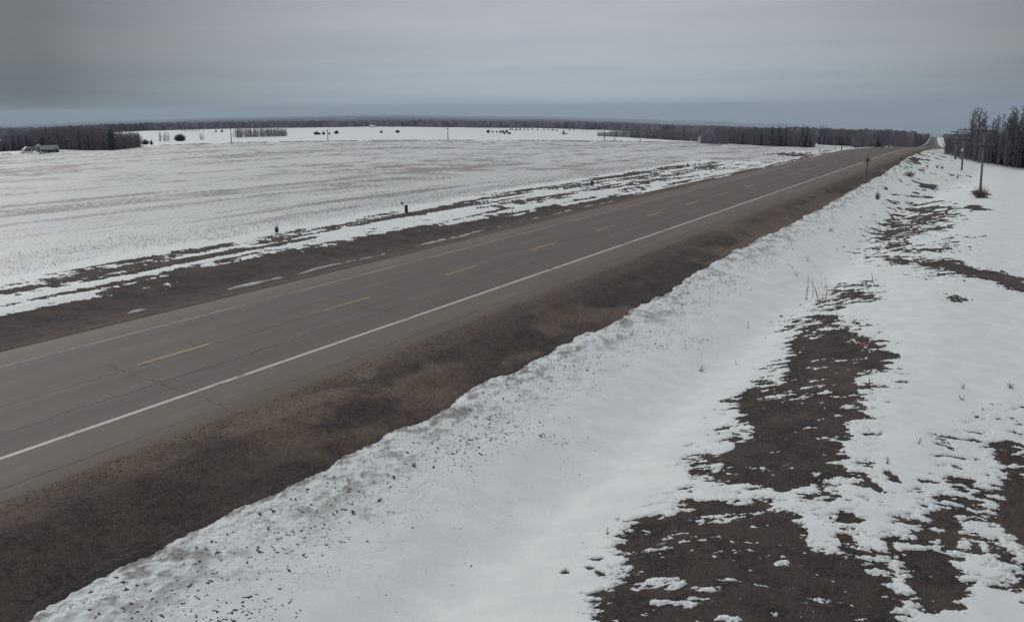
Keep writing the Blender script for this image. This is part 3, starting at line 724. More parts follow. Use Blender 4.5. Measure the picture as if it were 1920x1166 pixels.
def scatter(name, protos, pts, scales, mtl, label, squash=None):
    """one mesh of many uncountable trees"""
    V = []; F = []; k = 0; r_ = np.random.default_rng(5)
    for (x, y, z), s in zip(pts, scales):
        v, f = protos[r_.integers(len(protos))]; a = r_.uniform(0, 6.283); c_, s_ = math.cos(a), math.sin(a)
        vv = np.stack([(v[:, 0]*c_-v[:, 1]*s_)*s+x, (v[:, 0]*s_+v[:, 1]*c_)*s+y, v[:, 2]*s+z], -1)
        V.append(vv); F.append(f+k); k += len(v)
    me = new_mesh(name, np.vstack(V), np.vstack(F)); me.materials.append(mtl)
    return tag(link(bpy.data.objects.new(name, me)), label, kind='stuff')

# prototypes: meshes shared by the copies
def proto_mesh(T, C, mt, mc, name):
    return T.mesh('trunk', mt), C.mesh('crown', mc)
ASP = [proto_mesh(*tri_tree(s, 10, .22, 26, 12, .045, .16), MT_['bark'], MT_['twig'], 'a') for s in range(6)]
BIR = [proto_mesh(*tri_tree(s+40, 8, .16, 24, 8, .09, .05), MT_['pale_twig'], MT_['pale_twig'], 'b') for s in range(4)]
FARA = [proto_mesh(*tri_tree(s+60, 10, .24, 22, 6, .13, .05), MT_['bark'], MT_['twig'], 'c') for s in range(5)]
SPR = [proto_mesh(*spruce(s+5, 10), MT_['bark'], MT_['needle'], 'd') for s in range(3)]
def place_tree(kind, protos, x, y, s, label, group, parts=True, z=None, cat='tree', rz=None, sq=1.):
    z = float(base_z(np.array([x]), np.array([y]))[0]) if z is None else z
    tm, cm = protos[random.randrange(len(protos))]
    root = empty(kind, (x, y, z), random.uniform(0, 6.28) if rz is None else rz); root.scale = (s*sq, s*sq, s)
    tag(root, label, cat, group)
    for nm, me in (('trunk', tm), ('crown', cm)):
        link(bpy.data.objects.new(nm, me), root)
    return root
joined = {}
def joined_mesh(protos, k):
    key = (id(protos), k)
    if key not in joined:
        tm, cm = protos[k]; me = bpy.data.meshes.new('tree'); V = []; F = []; mi = []; o0 = 0
        for idx, q0 in enumerate((tm, cm)):
            V += [tuple(v.co) for v in q0.vertices]; F += [[o0+i for i in p_.vertices] for p_ in q0.polygons]; mi += [idx]*len(q0.polygons); o0 = len(V)
            me.materials.append(q0.materials[0])
        me.from_pydata(V, [], F); me.polygons.foreach_set('material_index', mi); me.update(); joined[key] = me
    return joined[key]
def far_tree(kind, protos, x, y, s, label, group, cat='tree', sq=1.):
    z = float(base_z(np.array([x]), np.array([y]))[0])
    o = bpy.data.objects.new(kind, joined_mesh(protos, random.randrange(len(protos)))); o.location = (x, y, z-.1)
    o.rotation_euler.z = random.uniform(0, 6.28); o.scale = (s*sq, s*sq, s); link(o); return tag(o, label, cat, group)

def pxy(px, r): a = float(azof(np.array(float(px)))); return r*math.sin(a), r*math.cos(a)
def rat(px, py): h_ = hit(px, py); return math.hypot(h_[0], h_[1])
def hpx(r, npx): return npx*r/FPX*1.0          # metres for npx pixels at distance r

FA = [mb_arrays(*tri_tree(s+80, 10, .26, 16, 5, .17, .03)) for s in range(5)]
FS = [mb_arrays(*spruce(s+25, 10, .17, 11)) for s in range(3)]
def forest(front, topy, depth, spacing, label, name, spruces=.1, individuals=40, ilabel='', igroup='', seed=1, dense=1., kindi='bare_tree'):
    """front: polyline of photo points along the foot of the wood; topy: height of tree tops there"""
    rd = random.Random(seed); P = hits(*zip(*front)); tp = []
    for (fx, fy), pt in zip(front, P):
        r_ = math.hypot(pt[0], pt[1]); ty = np.interp(fx, [a[0] for a in topy], [a[1] for a in topy]); tp.append((fy-ty)/FPX*r_/math.cos(math.atan((fx-960)/FPX)))
    pts = []; ind = []
    segs = np.cumsum([0]+[math.hypot(*(P[i+1]-P[i])[:2]) for i in range(len(P)-1)])
    nrow = int(depth/spacing)
    for row in range(nrow):
        t = rd.uniform(0, spacing)
        while t < segs[-1]:
            i = min(int(np.searchsorted(segs, t)-1), len(P)-2); i = max(i, 0); u = (t-segs[i])/(segs[i+1]-segs[i])
            x, y = P[i][:2]*(1-u)+P[i+1][:2]*u; h_ = tp[i]*(1-u)+tp[i+1]*u
            r_ = math.hypot(x, y); k = 1+(row+rd.random()*.9)*spacing/r_
            x2, y2 = x*k+rd.gauss(0, .4), y*k+rd.gauss(0, .4)
            if not -7 < x2-float(road_x(y2)) < 10: (ind if row < 2 else pts).append((x2, y2, h_*rd.uniform(.66, .9)))
            t += spacing*rd.uniform(.6, 1.5)/dense
    rd.shuffle(ind); pts += ind[individuals:]; ind = ind[:individuals]
    a = [q0 for q0 in pts if rd.random() > spruces]; s_ = [q0 for q0 in pts if q0 not in a] if spruces else []
    def zz(L): 
        if not L: return []
        z = base_z(np.array([q0[0] for q0 in L]), np.array([q0[1] for q0 in L])); return [(q0[0], q0[1], z[i]-.2) for i, q0 in enumerate(L)]
    if a: scatter(name, FA, zz(a), [q0[2]/10 for q0 in a], MT_['twig'], label+', bare trees behind the front rows')
    if s_: scatter('spruce_woods', FS, zz(s_), [q0[2]/10*.95 for q0 in s_], MT_['needle'], label+', dark spruces among the bare trees')
    return ind
# woods on the left with the farm in front
ind = forest([(-330, 306), (-100, 292), (0, 285), (60, 281.5), (130, 281), (165, 282.5), (210, 282)], [(-330, 262), (0, 258), (40, 252), (75, 242), (110, 239), (160, 239), (208, 240)], 70, 2.6, 'woods behind the farmyard', 'woods', .22, 40, seed=3, dense=1.1)
for x, y, h_ in ind: far_tree('bare_tree', FARA, x, y, h_/10, 'bare grey tree in the front rows of the dark wood behind the farmyard', 'front trees of the wood behind the farmyard')
for px, py, top in ((84, 281, 241), (98, 281, 243), (132, 281, 239), (171, 282, 242), (208, 282.5, 237), (203, 282.5, 240)):
    r_ = rat(px, py); x, y = pxy(px, r_+4); far_tree('spruce_tree', SPR, x, y, hpx(r_, py-top)/10*1.03, 'dark pointed spruce standing above the wood behind the farmyard', 'spruces of the farmyard wood')
ind = forest([(214, 282), (240, 279), (264, 276.5)], [(214, 246), (264, 247)], 22, 2.2, 'thin light grove', 'woods', 0, 18, seed=5)
for x, y, h_ in ind: far_tree('bare_tree', FARA, x, y, h_/10, 'slender bare tree of the thinner grove at the right end of the farmyard wood', 'trees of the thin grove at the end of the farmyard wood', sq=.8)
# rectangular planted grove past the far field edge
ind = forest([(439, 258.5), (490, 257.5), (538, 256)], [(439, 236.5), (538, 237.5)], 14, 2.2, 'planted grove', 'woods', 0, 40, seed=9, dense=1.6)
for x, y, h_ in ind: far_tree('bare_tree', BIR, x, y, h_/8, 'pale slender tree of the long straight grove in the snowy field', 'pale trees of the straight grove', sq=1.2)
ind = forest([(336, 248), (388, 247)], [(336, 241), (388, 241)], 16, 4, 'low wood far back', 'woods', 0, 6, seed=19)
for x, y, h_ in ind: far_tree('bare_tree', FARA, x, y, h_/10, 'small far tree of the low strip of wood above the round grey thicket', 'trees of the low far strip of wood', sq=1.4)
def clump(px, py, top, wpx, n, label, group, protos=None, jitter=6):
    protos = protos or BIR
    r_ = rat(px, py)
    for i in range(n):
        x, y = pxy(px+(random.random()-.5)*wpx, r_+random.uniform(-1, 1)*jitter)
        far_tree('bare_tree', protos, x, y, hpx(r_, py-top)*random.uniform(.8, 1.05)/(8 if protos is BIR else 10), label, group, sq=1.1)
clump(306, 266, 247, 22, 11, 'thin bare tree in the small stand between the dark shrubs and the round thicket', 'trees of the small stand left of the round thicket')
clump(375, 263, 249, 10, 5, 'thin bare tree in the tiny clump right of the round thicket', 'trees of the tiny clump right of the thicket')
# woods on the right of the far field, towards the highway
TOPR = [(1150, 240), (1250, 240), (1340, 239), (1440, 237), (1540, 239), (1600, 243), (1680, 248), (1720, 250)]
ind = forest([(1345, 268.5), (1400, 272), (1440, 274.5), (1526, 277.5)], TOPR, 45, 2.4, 'long wood beyond the far fields', 'woods', .12, 38, seed=21, dense=1.25)
for x, y, h_ in ind: far_tree('bare_tree', FARA, x, y, h_/10, 'bare grey tree in the front rows of the long wood left of the highway', 'front trees of the long wood left of the highway')
ind = forest([(1535, 272), (1600, 274.5), (1650, 277.3), (1705, 279.6)], TOPR, 60, 2.4, 'long wood beyond the crest', 'woods', .1, 36, seed=22, dense=1.1)
for x, y, h_ in ind: far_tree('bare_tree', FARA, x, y, h_/10, 'bare grey tree in the front rows of the wood beside the highway crest, left side', 'front trees of the wood left of the highway crest')
for px, top in ((1449, 235), (1462, 234), (1474, 236), (1506, 236), (1516, 237), (1540, 236), (1545, 236.5), (1551, 238)):
    py = np.interp(px, [1400, 1440, 1526, 1536, 1600], [272, 274.5, 277.5, 272, 274.5]); r_ = rat(px, py); x, y = pxy(px, r_+10)
    far_tree('spruce_tree', SPR, x, y, hpx(r_, py-top)/10*1.05, 'dark spruce rising above the long wood left of the highway', 'spruces above the long wood left of the highway', sq=.85)
ind = forest([(1312, 269.5), (1340, 271), (1365, 272)], [(1312, 252), (1330, 248), (1365, 246)], 26, 2.6, 'dense thicket at the corner of the fields', 'woods', 0, 14, seed=23, dense=1.3)
for x, y, h_ in ind: far_tree('bare_tree', FARA, x, y, h_/10, 'bare tree of the dense dark thicket at the corner of the two snowy fields', 'trees of the dense corner thicket', sq=1.3)
ind = forest([(1120, 256), (1180, 258.5), (1240, 262), (1310, 266)], [(1120, 245), (1180, 241), (1240, 242), (1310, 244)], 22, 2.6, 'broken tree row along the snowy field', 'woods', .08, 36, seed=27, dense=1.3)
for x, y, h_ in ind: far_tree('bare_tree', FARA, x, y, h_/10, 'low bare tree in the broken row along the back of the snowy field', 'trees of the broken row at the back of the field', sq=1.2)
ind = forest([(1150, 250), (1220, 252), (1300, 255), (1360, 258)], [(1150, 241), (1360, 238)], 60, 4.0, 'open woods beyond the tree row', 'woods', .15, 0, seed=29, dense=.8)
ind = forest([(1088, 248), (1130, 249.2)], [(1088, 244), (1130, 244)], 10, 5, 'hedge', 'woods', .4, 0, seed=33)
# woods right of the highway
ind = forest([(1764, 286), (1775, 291), (1800, 300), (1850, 308), (1920, 317), (2000, 326), (2120, 336)], [(1764, 256), (1790, 253), (1820, 250), (1850, 249), (1920, 251), (2120, 250)], 50, 1.75, 'wood right of the highway', 'woods', .06, 55, seed=41, dense=1.35)
for x, y, h_ in ind: place_tree('bare_tree', ASP, x, y, h_/10, 'bare grey tree in the front rows of the wood behind the power poles', 'front trees of the wood behind the power poles')
for i in range(46):
    px = random.choice([1832, 1838, 1828, 1845, 1880, 1885, 1895, 1900, 1912, 1918, 1865, 1872, 1905, 1890, 1850, 1934, 1950, 1975])+random.uniform(-4, 4); py = np.interp(px, [1800, 1850, 1920, 2000], [300, 308, 317, 326])
    top = np.interp(px, [1825, 1836, 1850, 1865, 1880, 1920, 1980], [226, 218, 228, 232, 224, 226, 222])+random.uniform(-2, 5)
    r_ = rat(px, py); x, y = pxy(px, r_+random.uniform(2, 16))
    place_tree('tall_bare_tree', ASP, x, y, hpx(r_, py-top)/10*random.uniform(.92, 1.12), 'tall leafless tree whose fine crown rises above the wood behind the power poles', 'tall trees above the wood behind the power poles', sq=1.0)
L_ = []
for i in range(330):
    y = 360+850*random.random()**1.3; sd_ = random.random() < .62
    lt = -8.3-abs(random.gauss(0, 2.5)) if sd_ else 12.5+(y-270)/900*2+abs(random.gauss(0, 2))
    L_.append((float(road_x(y))+lt, y, (6.0 if sd_ else 4.6)*random.uniform(.8, 1.12)))
zl = base_z(np.array([q0[0] for q0 in L_]), np.array([q0[1] for q0 in L_]))
scatter('roadside_woods', FA, [(q0[0], q0[1], zl[i]-.2) for i, q0 in enumerate(L_)], [q0[2]/10 for q0 in L_], MT_['twig'], 'bare trees lining the highway clearing beyond the crest')
# spruce and trees standing alone in the far field
r_ = rat(1057, 252.5); x, y = pxy(1057, r_); far_tree('spruce_tree', SPR, x, y, hpx(r_, 10.5)/10, 'small dark spruce standing alone on the far snowy field', None, sq=1.9)
for px, py, top, lab in ((1153, 265, 255, 'small rounded bare tree beside the rightmost distant field pole'), (1201, 266.5, 257, 'small bare tree further right of the rightmost distant field pole')):
    r_ = rat(px, py); x, y = pxy(px, r_)
    far_tree('bare_tree', FARA, x, y, hpx(r_, py-top)/10, lab, None, sq=2.1)

# round shrubs in the fields
def shrub(px, py, wpx, hpx_, label, group=None, mtl='shrub', n=240, name='shrub', wid=None, seed=None):
    h_ = hit(px, py); r_ = math.hypot(h_[0], h_[1]); W_, H_ = hpx(r_, wpx), hpx(r_, hpx_)
    z = float(gz_at(h_[0], h_[1])[0])
    o = shrub_mb(int(px*7+py) if seed is None else seed, W_, H_, n, wid or max(.012, W_*.035)).build(name, MT_[mtl]); o.location = (h_[0], h_[1], z)
    return tag(o, label, 'shrub', group)
for i, (px, py, w_, h_, lab) in enumerate([
    (593.5, 253, 11, 6, 'wide dark shrub, first from the left in the row near the second distant pole'), (599, 253, 5, 4, 'small low shrub joined to the right of the wide dark shrub'),
    (607, 253, 6, 6, 'round dark shrub just left of the second distant pole'), (617.5, 252.5, 4, 4, 'tiny dark shrub touching the second distant pole'), (631, 251.5, 9, 6.5, 'round dark shrub right of the second distant pole'),
    (715, 250, 5, 5, 'small dark shrub alone in the middle of the far field'), (745.5, 249.5, 8, 6, 'round dark shrub right of the lone small one in the far field'),
    (915.5, 249.5, 7, 6, 'round dark shrub, first from the left in the right-hand row of shrubs'), (924, 249, 3.5, 4, 'tiny pointed shrub, second in the right-hand row'), (931.5, 249.5, 3, 5, 'narrow upright shrub, third in the right-hand row'),
    (938, 249.5, 5, 5, 'dark shrub in the middle of the right-hand row'), (943, 249.5, 5, 5.5, 'dark shrub right of the middle in the right-hand row'), (950, 249.5, 6, 6, 'tallest dark shrub near the end of the right-hand row'), (946, 252, 5, 4, 'low shrub in front of the right-hand row'), (955, 252, 7, 4, 'low spreading shrub at the right end of the right-hand row'),
    (1063, 252.5, 2.5, 3.5, 'tiny dark shrub right of the lone spruce')]):
    shrub(px, py, w_, h_, lab, 'dark shrubs on the far snowy field')
for i, px in enumerate([957, 961, 968, 975, 983, 990, 998, 1008, 1020, 1028, 1036, 1044, 1068, 1076]):
    shrub(px, 244+.012*(px-957)+(i % 3)*.4, random.uniform(3, 6), random.uniform(2.5, 4), 'small dark bush of the scattered row along the back edge of the far field', 'bushes along the back edge of the far field', n=120)
shrub(338, 265, 20, 12, 'round grey thicket in the field right of the small stand of bare trees', mtl='shrub', n=700, wid=.16)
shrub(273, 271.5, 12, 9, 'dark spreading shrub by the field edge next to the farmyard wood', n=300)
shrub(284, 272, 6, 8.5, 'narrow dark shrub beside the spreading one at the field edge', n=200)
shrub(405, 248, 4, 4, 'small far bush right of the low strip of wood'); shrub(416, 248, 5, 4.5, 'second small far bush, nearer the first distant pole')
# roadside shrubs and weeds
shrub(1838, 372, 30, 20, 'wide leafless shrub around the foot of the nearest power pole', mtl='twig_red', n=230, wid=.022)
shrub(1705, 332, 22, 11, 'pale reddish shrub in the snow between highway and power poles', mtl='twig_red', n=150, wid=.022)
shrub(1645, 375, 11, 16, 'small dark upright shrub on the snow beside the embankment', n=70, wid=.02, mtl='weed')
shrub(1661, 357, 9, 7, 'low dark shrub just beyond the upright one beside the embankment', n=60, wid=.02, mtl='weed')
shrub(1558, 436, 14, 9, 'low sparse shrub in the snow right of the middle of the embankment', n=26, wid=.012, mtl='weed')
shrub(519, 437, 11, 15, 'small leafless shrub at the near edge of the stubble field', n=70, wid=.02, mtl='shrub')
shrub(1110, 349, 8, 10, 'dark shrub at the field edge right of the utility box', n=60, wid=.03, mtl='shrub')
shrub(1289, 310, 5, 5, 'tiny shrub at the field edge before the far crest', n=50, mtl='shrub')
shrub(1692, 300, 6, 4, 'small dark shrub beside the crest of the highway', n=60, mtl='shrub')
shrub(1757, 316, 5, 4, 'left of two tiny dark shrubs before the second power pole', n=60, mtl='shrub'); shrub(1766, 317, 6, 5, 'right of two tiny dark shrubs before the second power pole', n=60, mtl='shrub')
shrub(1795, 335, 5, 4, 'small dark shrub on the snow below the second power pole', n=60, mtl='shrub')
def weed(px, py, hp, wp, stems, label, lean=.1, th=.006, mtl='weed', name='dry_weed', group=None):
    h_ = hit(px, py); x, y = h_[0], h_[1]; r_ = math.sqrt(x*x+y*y+CAMH**2); H = hpx(r_, hp)*1.03; W_ = hpx(r_, wp); rd = random.Random(int(px*3+py))
    M_ = MB()
    for i in range(stems):
        dx, dy = rd.uniform(-.5, .5)*W_, rd.uniform(-.5, .5)*W_*.8; t = H*rd.uniform(.6, 1.05); lx, ly = rd.gauss(0, lean)*t, rd.gauss(0, lean)*t
        p0 = Vector((dx*.5, dy*.5, -.05)); p1 = Vector((dx*.7+lx*.3, dy*.7+ly*.3, t*.5)); p2 = Vector((dx+lx, dy+ly, t))
        M_.tube([p0, p1, p2], [th, th*.8, th*.35], 3, False)
        for k in range(3):
            a = p1.lerp(p2, rd.uniform(.1, .9)); e = a+Vector((rd.gauss(0, .12)*t, rd.gauss(0, .12)*t, rd.uniform(.03, .16)*t)); M_.tube([a, e], [th*.55, th*.25], 3, False)
    for k in range(5):                              # flattened leaves at the foot
        an = rd.uniform(0, 6.28); L = max(.05, W_*.25)*rd.uniform(.5, 1); M_.tube([(0, 0, .01), (L*math.cos(an)*.6, L*math.sin(an)*.6, L*.35), (L*math.cos(an), L*math.sin(an), .02)], [th*1.6, th*1.4, th*.3], 3, False)
    o = M_.build(name, MT_[mtl]); o.location = (x, y, float(gz_at(x, y)[0])); return tag(o, label, 'weed', group)
weed(1139, 1003, 20, 2, 1, 'single short brown stalk standing in the snow left of the nearest bare patch', .03, .011)
weed(1403, 617, 16, 8, 3, 'thin dry weed alone in the smooth ditch snow')
weed(1512, 562, 36, 7, 4, 'tall thin dry weed left of the fan-shaped clump', .06, .008)
weed(1524, 560, 20, 5, 3, 'shorter dry weed between the tall thin one and the fan-shaped clump', .06, .007)
weed(1541, 562, 38, 30, 16, 'fan-shaped clump of tall dry weeds above the largest bare patch', .22, .007, 'straw')
weed(1637, 532, 20, 5, 3, 'dry weed standing between the broken patches of snow', .08, .007)
weed(1570, 600, 16, 4, 3, 'short dry weed at the top of the largest bare patch', .08, .006)
weed(1514, 491, 10, 8, 6, 'low dry tuft in the snow left of the patchy ground, upper one'); weed(1493, 519, 9, 8, 6, 'low dry tuft in the snow left of the patchy ground, lower one', .2)
weed(1313, 698, 10, 18, 9, 'low spreading dry tuft beside the melt line in the ditch', .3, .007); weed(1380, 686, 9, 4, 3, 'tiny dry weed beside the largest bare patch')
weed(1805, 730, 8, 8, 6, 'small dry tuft in the clean snow right of the largest bare patch', .3); weed(1895, 730, 10, 16, 10, 'dark dry tuft near the right border, level with the largest bare patch', .3, .008)
weed(1722, 835, 13, 8, 5, 'thin forked weed in the snow between the bare patches', .25, .005); weed(1664, 872, 12, 8, 5, 'dry weed just above the small dark patches in the lower right', .2)
weed(1804, 752, 8, 10, 6, 'dusty tuft below the small dry tuft on the right', .3)
weed(1630, 725, 22, 6, 4, 'dry weed rooted in the right rim of the largest bare patch', .1, .006)
weed(490, 452, 7, 8, 5, 'short tuft left of the shrub at the edge of the stubble field', .1, .012); weed(498, 451, 5, 9, 5, 'low tuft just below the shrub at the edge of the stubble field', .1, .012)
weed(1185, 632, 8, 9, 5, 'dark tuft on the melt line in the ditch, upper one', .3, .008); weed(777, 878, 8, 9, 7, 'small dark tuft in the speckled snow below the embankment', .4, .009)
weed(739, 900, 6, 9, 6, 'flattened dark tuft in the speckled snow, nearer than the other', .4, .009)

# ------------------------------------------------------------------ stubble and dead grass
def blades(name, X_, Y_, hmin, hmax, wdt, mtl, label, lean=.25):
    n = len(X_); z = gz_at(X_, Y_)-.01; h_ = rng.uniform(hmin, hmax, n); a = rng.uniform(0, 6.283, n); l_ = rng.normal(0, lean, (n, 2))*h_[:, None]
    dx, dy = np.cos(a)*wdt/2, np.sin(a)*wdt/2
    V = np.stack([np.c_[X_-dx, Y_-dy, z], np.c_[X_+dx, Y_+dy, z], np.c_[X_+l_[:, 0], Y_+l_[:, 1], z+h_]], 1).reshape(-1, 3)
    me = new_mesh(name, V, np.arange(n*3).reshape(-1, 3)); me.materials.append(MT_[mtl]); return tag(link(bpy.data.objects.new(name, me)), label, kind='stuff')
# stubble rows
n = 60000; yy = rng.uniform(-10, 190, n); bl = band_l(yy); off = 2.2+rng.exponential(14, n); off = np.round(off/.55)*.55+rng.normal(0, .05, n)
xx = road_x(yy)+bl-off; keepm = (fbm((xx)/1.2, yy/6., 610, 3)+np.exp(-((off-5)/4)**2)*.5 > rng.uniform(-.2, .9, n)) & (off > 2)
blades('stubble', xx[keepm], yy[keepm], .08, .20, .022, 'stubble', 'rows of short cut stubble poking through the snow of the field', .12)
n = 420000; rr_ = rng.uniform(10, 46, n)**1.0; aa = rng.uniform(azs[110], az_in[-1], n); xx, yy = rr_*np.sin(aa), rr_*np.cos(aa); F0 = snow_field(xx, yy)[0]; la = xx-road_x(yy)
kp = (F0 < -.12) & ((la > PAVR+1.6)) & (fbm(xx/.7, yy/.7, 620, 3) > rng.uniform(-.9, .4, n))
blades('dead_grass', xx[kp], yy[kp], .03, .085, .010, 'straw', 'short flattened dead grass on the bare earth of the embankment and patches', .9)
# loose gravel and clods on the shoulder
n = 15000; yy = rng.uniform(0, 60, n)**1.0; la = PAVR+.15+np.abs(rng.normal(0, .9, n)); xx = road_x(yy)+la; z = gz_at(xx, yy); s = rng.uniform(.007, .02, n)*np.where(rng.uniform(0, 1, n) > .97, 2.2, 1)
oc = np.array([(1, 0, 0), (0, 1, 0), (-1, 0, 0), (0, -1, 0), (0, 0, .8), (0, 0, -.8)]); of = np.array([(0, 1, 4), (1, 2, 4), (2, 3, 4), (3, 0, 4), (1, 0, 5), (2, 1, 5), (3, 2, 5), (0, 3, 5)])
V = (np.stack([xx, yy, z+.004], -1)[:, None, :]+oc[None]*s[:, None, None]*rng.uniform(.6, 1.3, (n, 6, 1))).reshape(-1, 3); Fo = (of[None]+np.arange(n)[:, None, None]*6).reshape(-1, 3)
me = new_mesh('gravel', V, Fo); me.materials.append(simple('gravel_stones', (.09, .08, .072), (.20, .18, .16), 30., .9)); tag(link(bpy.data.objects.new('gravel', me)), 'loose gravel along the paved shoulder', kind='stuff')

# ------------------------------------------------------------------ power poles
def power_pole(px, py, top, arms, label, group, name='power_pole', rad=.15, lean=0., extra=False, facing=0.):
    h_ = hit(px, py); r_ = math.hypot(h_[0], h_[1])
    a1 = ray(np.array(float(px)), np.array(float(top)))[2]; zt = CAMH+a1*r_; z0 = float(gz_at(h_[0], h_[1])[0]); H = zt-z0
    root = empty(name, (h_[0], h_[1], z0), facing); tag(root, label, 'power pole', group)
    MB().tube([(0, 0, -.5), (lean*H*.4, 0, H*.4), (lean*H, 0, H+.12)], [rad*1.15, rad, rad*.68], 10).build('pole', MT_['pole'], root, True)
    for z, w_ in arms:
        zz = H-z; A_ = MB().box((lean*zz, -.13, zz), (w_, .10, .12)); A_.build('crossarm', MT_['arm'], root)
        I_ = MB()
        for sx in (-.46, -.25, .25, .46):
            I_.tube([(lean*zz+sx*w_, -.13, zz+.06), (lean*zz+sx*w_, -.13, zz+.14), (lean*zz+sx*w_, -.13, zz+.24)], [.02, .055, .035], 7)
        I_.build('insulator', MT_['porcelain'], root)
        if w_ > 1: MB().box((lean*zz-w_*.13, -.075, zz-.26), (.03, .012, .62)).box((lean*zz+w_*.13, -.075, zz-.26), (.03, .012, .62)).build('brace', MT_['galv'], root)
    return root
fc = -.1
power_pole(1838, 359, 243, [(.15, 1.9), (1.65, 1.9)], 'nearest and tallest power pole with two crossarms, rising from the wide shrub', 'power poles right of the highway', rad=.105, lean=-.012, facing=.2)
p2 = power_pole(1803, 320, 242, [(.10, 1.9), (1.5, 1.7)], 'second power pole with a small white marker, left of the nearest one', 'power poles right of the highway', rad=.115, lean=.005, facing=.2)
h_ = hit(1803, 320); r2 = math.hypot(h_[0], h_[1]); zz = (320-289)/FPX*r2*1.1
MB().box((-.14, -.16, zz), (.34, .03, .26)).build('marker_plate', MT_['whiteplastic'], p2)
power_pole(1791, 300, 246.5, [(.10, 1.9), (1.9, 1.7)], 'third power pole, seen against the wood at the far left of its row', 'power poles right of the highway', rad=.13, lean=-.01, facing=.2)
for px, py, top, lab in ((434, 267.5, 240, 'distant field pole beside the straight grove'), (615, 264.5, 243, 'distant field pole between dark shrubs'), (840, 263.5, 240, 'distant field pole before the long dark streak in the snow'), (1133, 264.8, 238.5, 'distant field pole at the left end of the wood, beside a small tree')):
    power_pole(px, py, top, [(.3, 2.2)], lab, 'distant poles along the field road', rad=.20)

# ------------------------------------------------------------------ warning sign
h_ = hit(1624, 341); r_ = math.hypot(h_[0], h_[1]); root = empty('warning_sign', (h_[0], h_[1], float(gz_at(h_[0], h_[1])[0])), math.atan2(-h_[0], h_[1])); tag(root, 'yellow diamond warning sign on a thin post at the far snow edge', 'road sign')
zc = 36/FPX*r_*1.04
MB().box((0, .03, zc*.5), (.09, .09, zc+.9)).build('post', MT_['arm'], root)
hw = .37
fp = MB(); fp.poly([(0, -.03, zc-hw), (hw, -.03, zc), (0, -.03, zc+hw), (-hw, -.03, zc), (0, -.018, zc-hw), (hw, -.018, zc), (0, -.018, zc+hw), (-hw, -.018, zc)], [(0, 1, 2, 3), (7, 6, 5, 4), (0, 4, 5, 1), (1, 5, 6, 2), (2, 6, 7, 3), (3, 7, 4, 0)]); fc_ = fp.build('sign_face', MT_['sign_yellow'], root)
MB().box((0, -.034, zc), (.10, .006, .42)).box((.09, -.0345, zc+.02), (.2, .006, .09)).build('symbol', MT_['sign_black'], fc_)

# ------------------------------------------------------------------ utility box and markers
h_ = hit(762, 399.5); r_ = math.hypot(h_[0], h_[1]); z0 = float(gz_at(h_[0], h_[1])[0]); rz_ = math.atan2(-h_[0], h_[1])
root = empty('utility_box', (h_[0], h_[1], z0), rz_); tag(root, 'dark upright utility box standing in the melted strip beside the stubble field', 'utility box')
H = hpx(r_, 14.5); W_ = hpx(r_, 5.6)
MB().box((0, 0, H*.47), (W_, W_*.9, H*.94)).build('cabinet', MT_['cabinet'], root)
MB().box((0, 0, H*.965), (W_*1.14, W_*1.05, H*.06), taper=.9).build('lid', MT_['cabinet'], root)
MB().box((0, -W_*.455, H*.5), (W_*.8, .012, H*.78)).build('door', MT_['arm'], root)
h_ = hit(754, 386.5); o = empty('marker_post', (h_[0], h_[1], float(gz_at(h_[0], h_[1])[0])), rz_); tag(o, 'short dark marker post just behind the utility box', 'post')
H = hpx(math.hypot(h_[0], h_[1]), 6); MB().tube([(0, 0, -.3), (0, 0, H*.8)], [.04, .04], 6).build('post', MT_['arm'], o); MB().box((0, -.02, H*.8), (.22, .03, H*.5), taper=1.2).build('cap', MT_['cabinet'], o)
for px, py, hh, lab in ((1578, 283, 8, 'short dark roadside post in the snow left of the highway crest'), (1536, 286, 7, 'farther left short dark roadside post before the crest'), (1653, 281, 3, 'tiny roadside post nearest the crest on the left')):
    h_ = hit(px, py); r_ = math.hypot(h_[0], h_[1]); H = hpx(r_, hh)
    MBp = MB().tube([(0, 0, -.4), (0, 0, H*.92), (0, 0, H)], [.09, .085, .03], 7); o = MBp.build('roadside_post', MT_['arm'], None, True); o.location = (h_[0], h_[1], float(gz_at(h_[0], h_[1])[0])); tag(o, lab, 'post')

# ------------------------------------------------------------------ litter on the bare patch
h_ = hit(1606, 645); z0 = float(gz_at(h_[0], h_[1])[0]); o = empty('torn_cup', (h_[0], h_[1], z0+.03), YAW*-1+.2); tag(o, 'torn red and white litter lying on the largest bare patch', 'litter')
M_ = MB(); pts = []
for i in range(9):
    t = i/8; pts.append((-.26+.34*t, .03*math.sin(t*5), .05+.05*math.sin(t*6)))
P0 = []
for i, (x, y, z) in enumerate(pts): P0 += [(x, y-.05-.02*math.sin(i*2.2), z), (x, y+.06+.02*math.cos(i*1.7), z+.03)]
M_.poly(P0, [(2*i, 2*i+2, 2*i+3, 2*i+1) for i in range(8)]); w1 = M_.build('white_side', MT_['whiteplastic'], o)
md = w1.modifiers.new('t', 'SOLIDIFY'); md.thickness = .006
M_ = MB(); P0 = []
for i in range(8):
    t = i/7; x = .0+.34*t; P0 += [(x, -.04-.03*math.cos(i*1.9), .02+.03*math.sin(i*1.3)), (x, .05+.03*math.sin(i*2.4), .04+.03*math.cos(i*1.1))]
M_.poly(P0, [(2*i, 2*i+2, 2*i+3, 2*i+1) for i in range(7)]); w2 = M_.build('red_side', MT_['red'], o)
md = w2.modifiers.new('t', 'SOLIDIFY'); md.thickness = .006

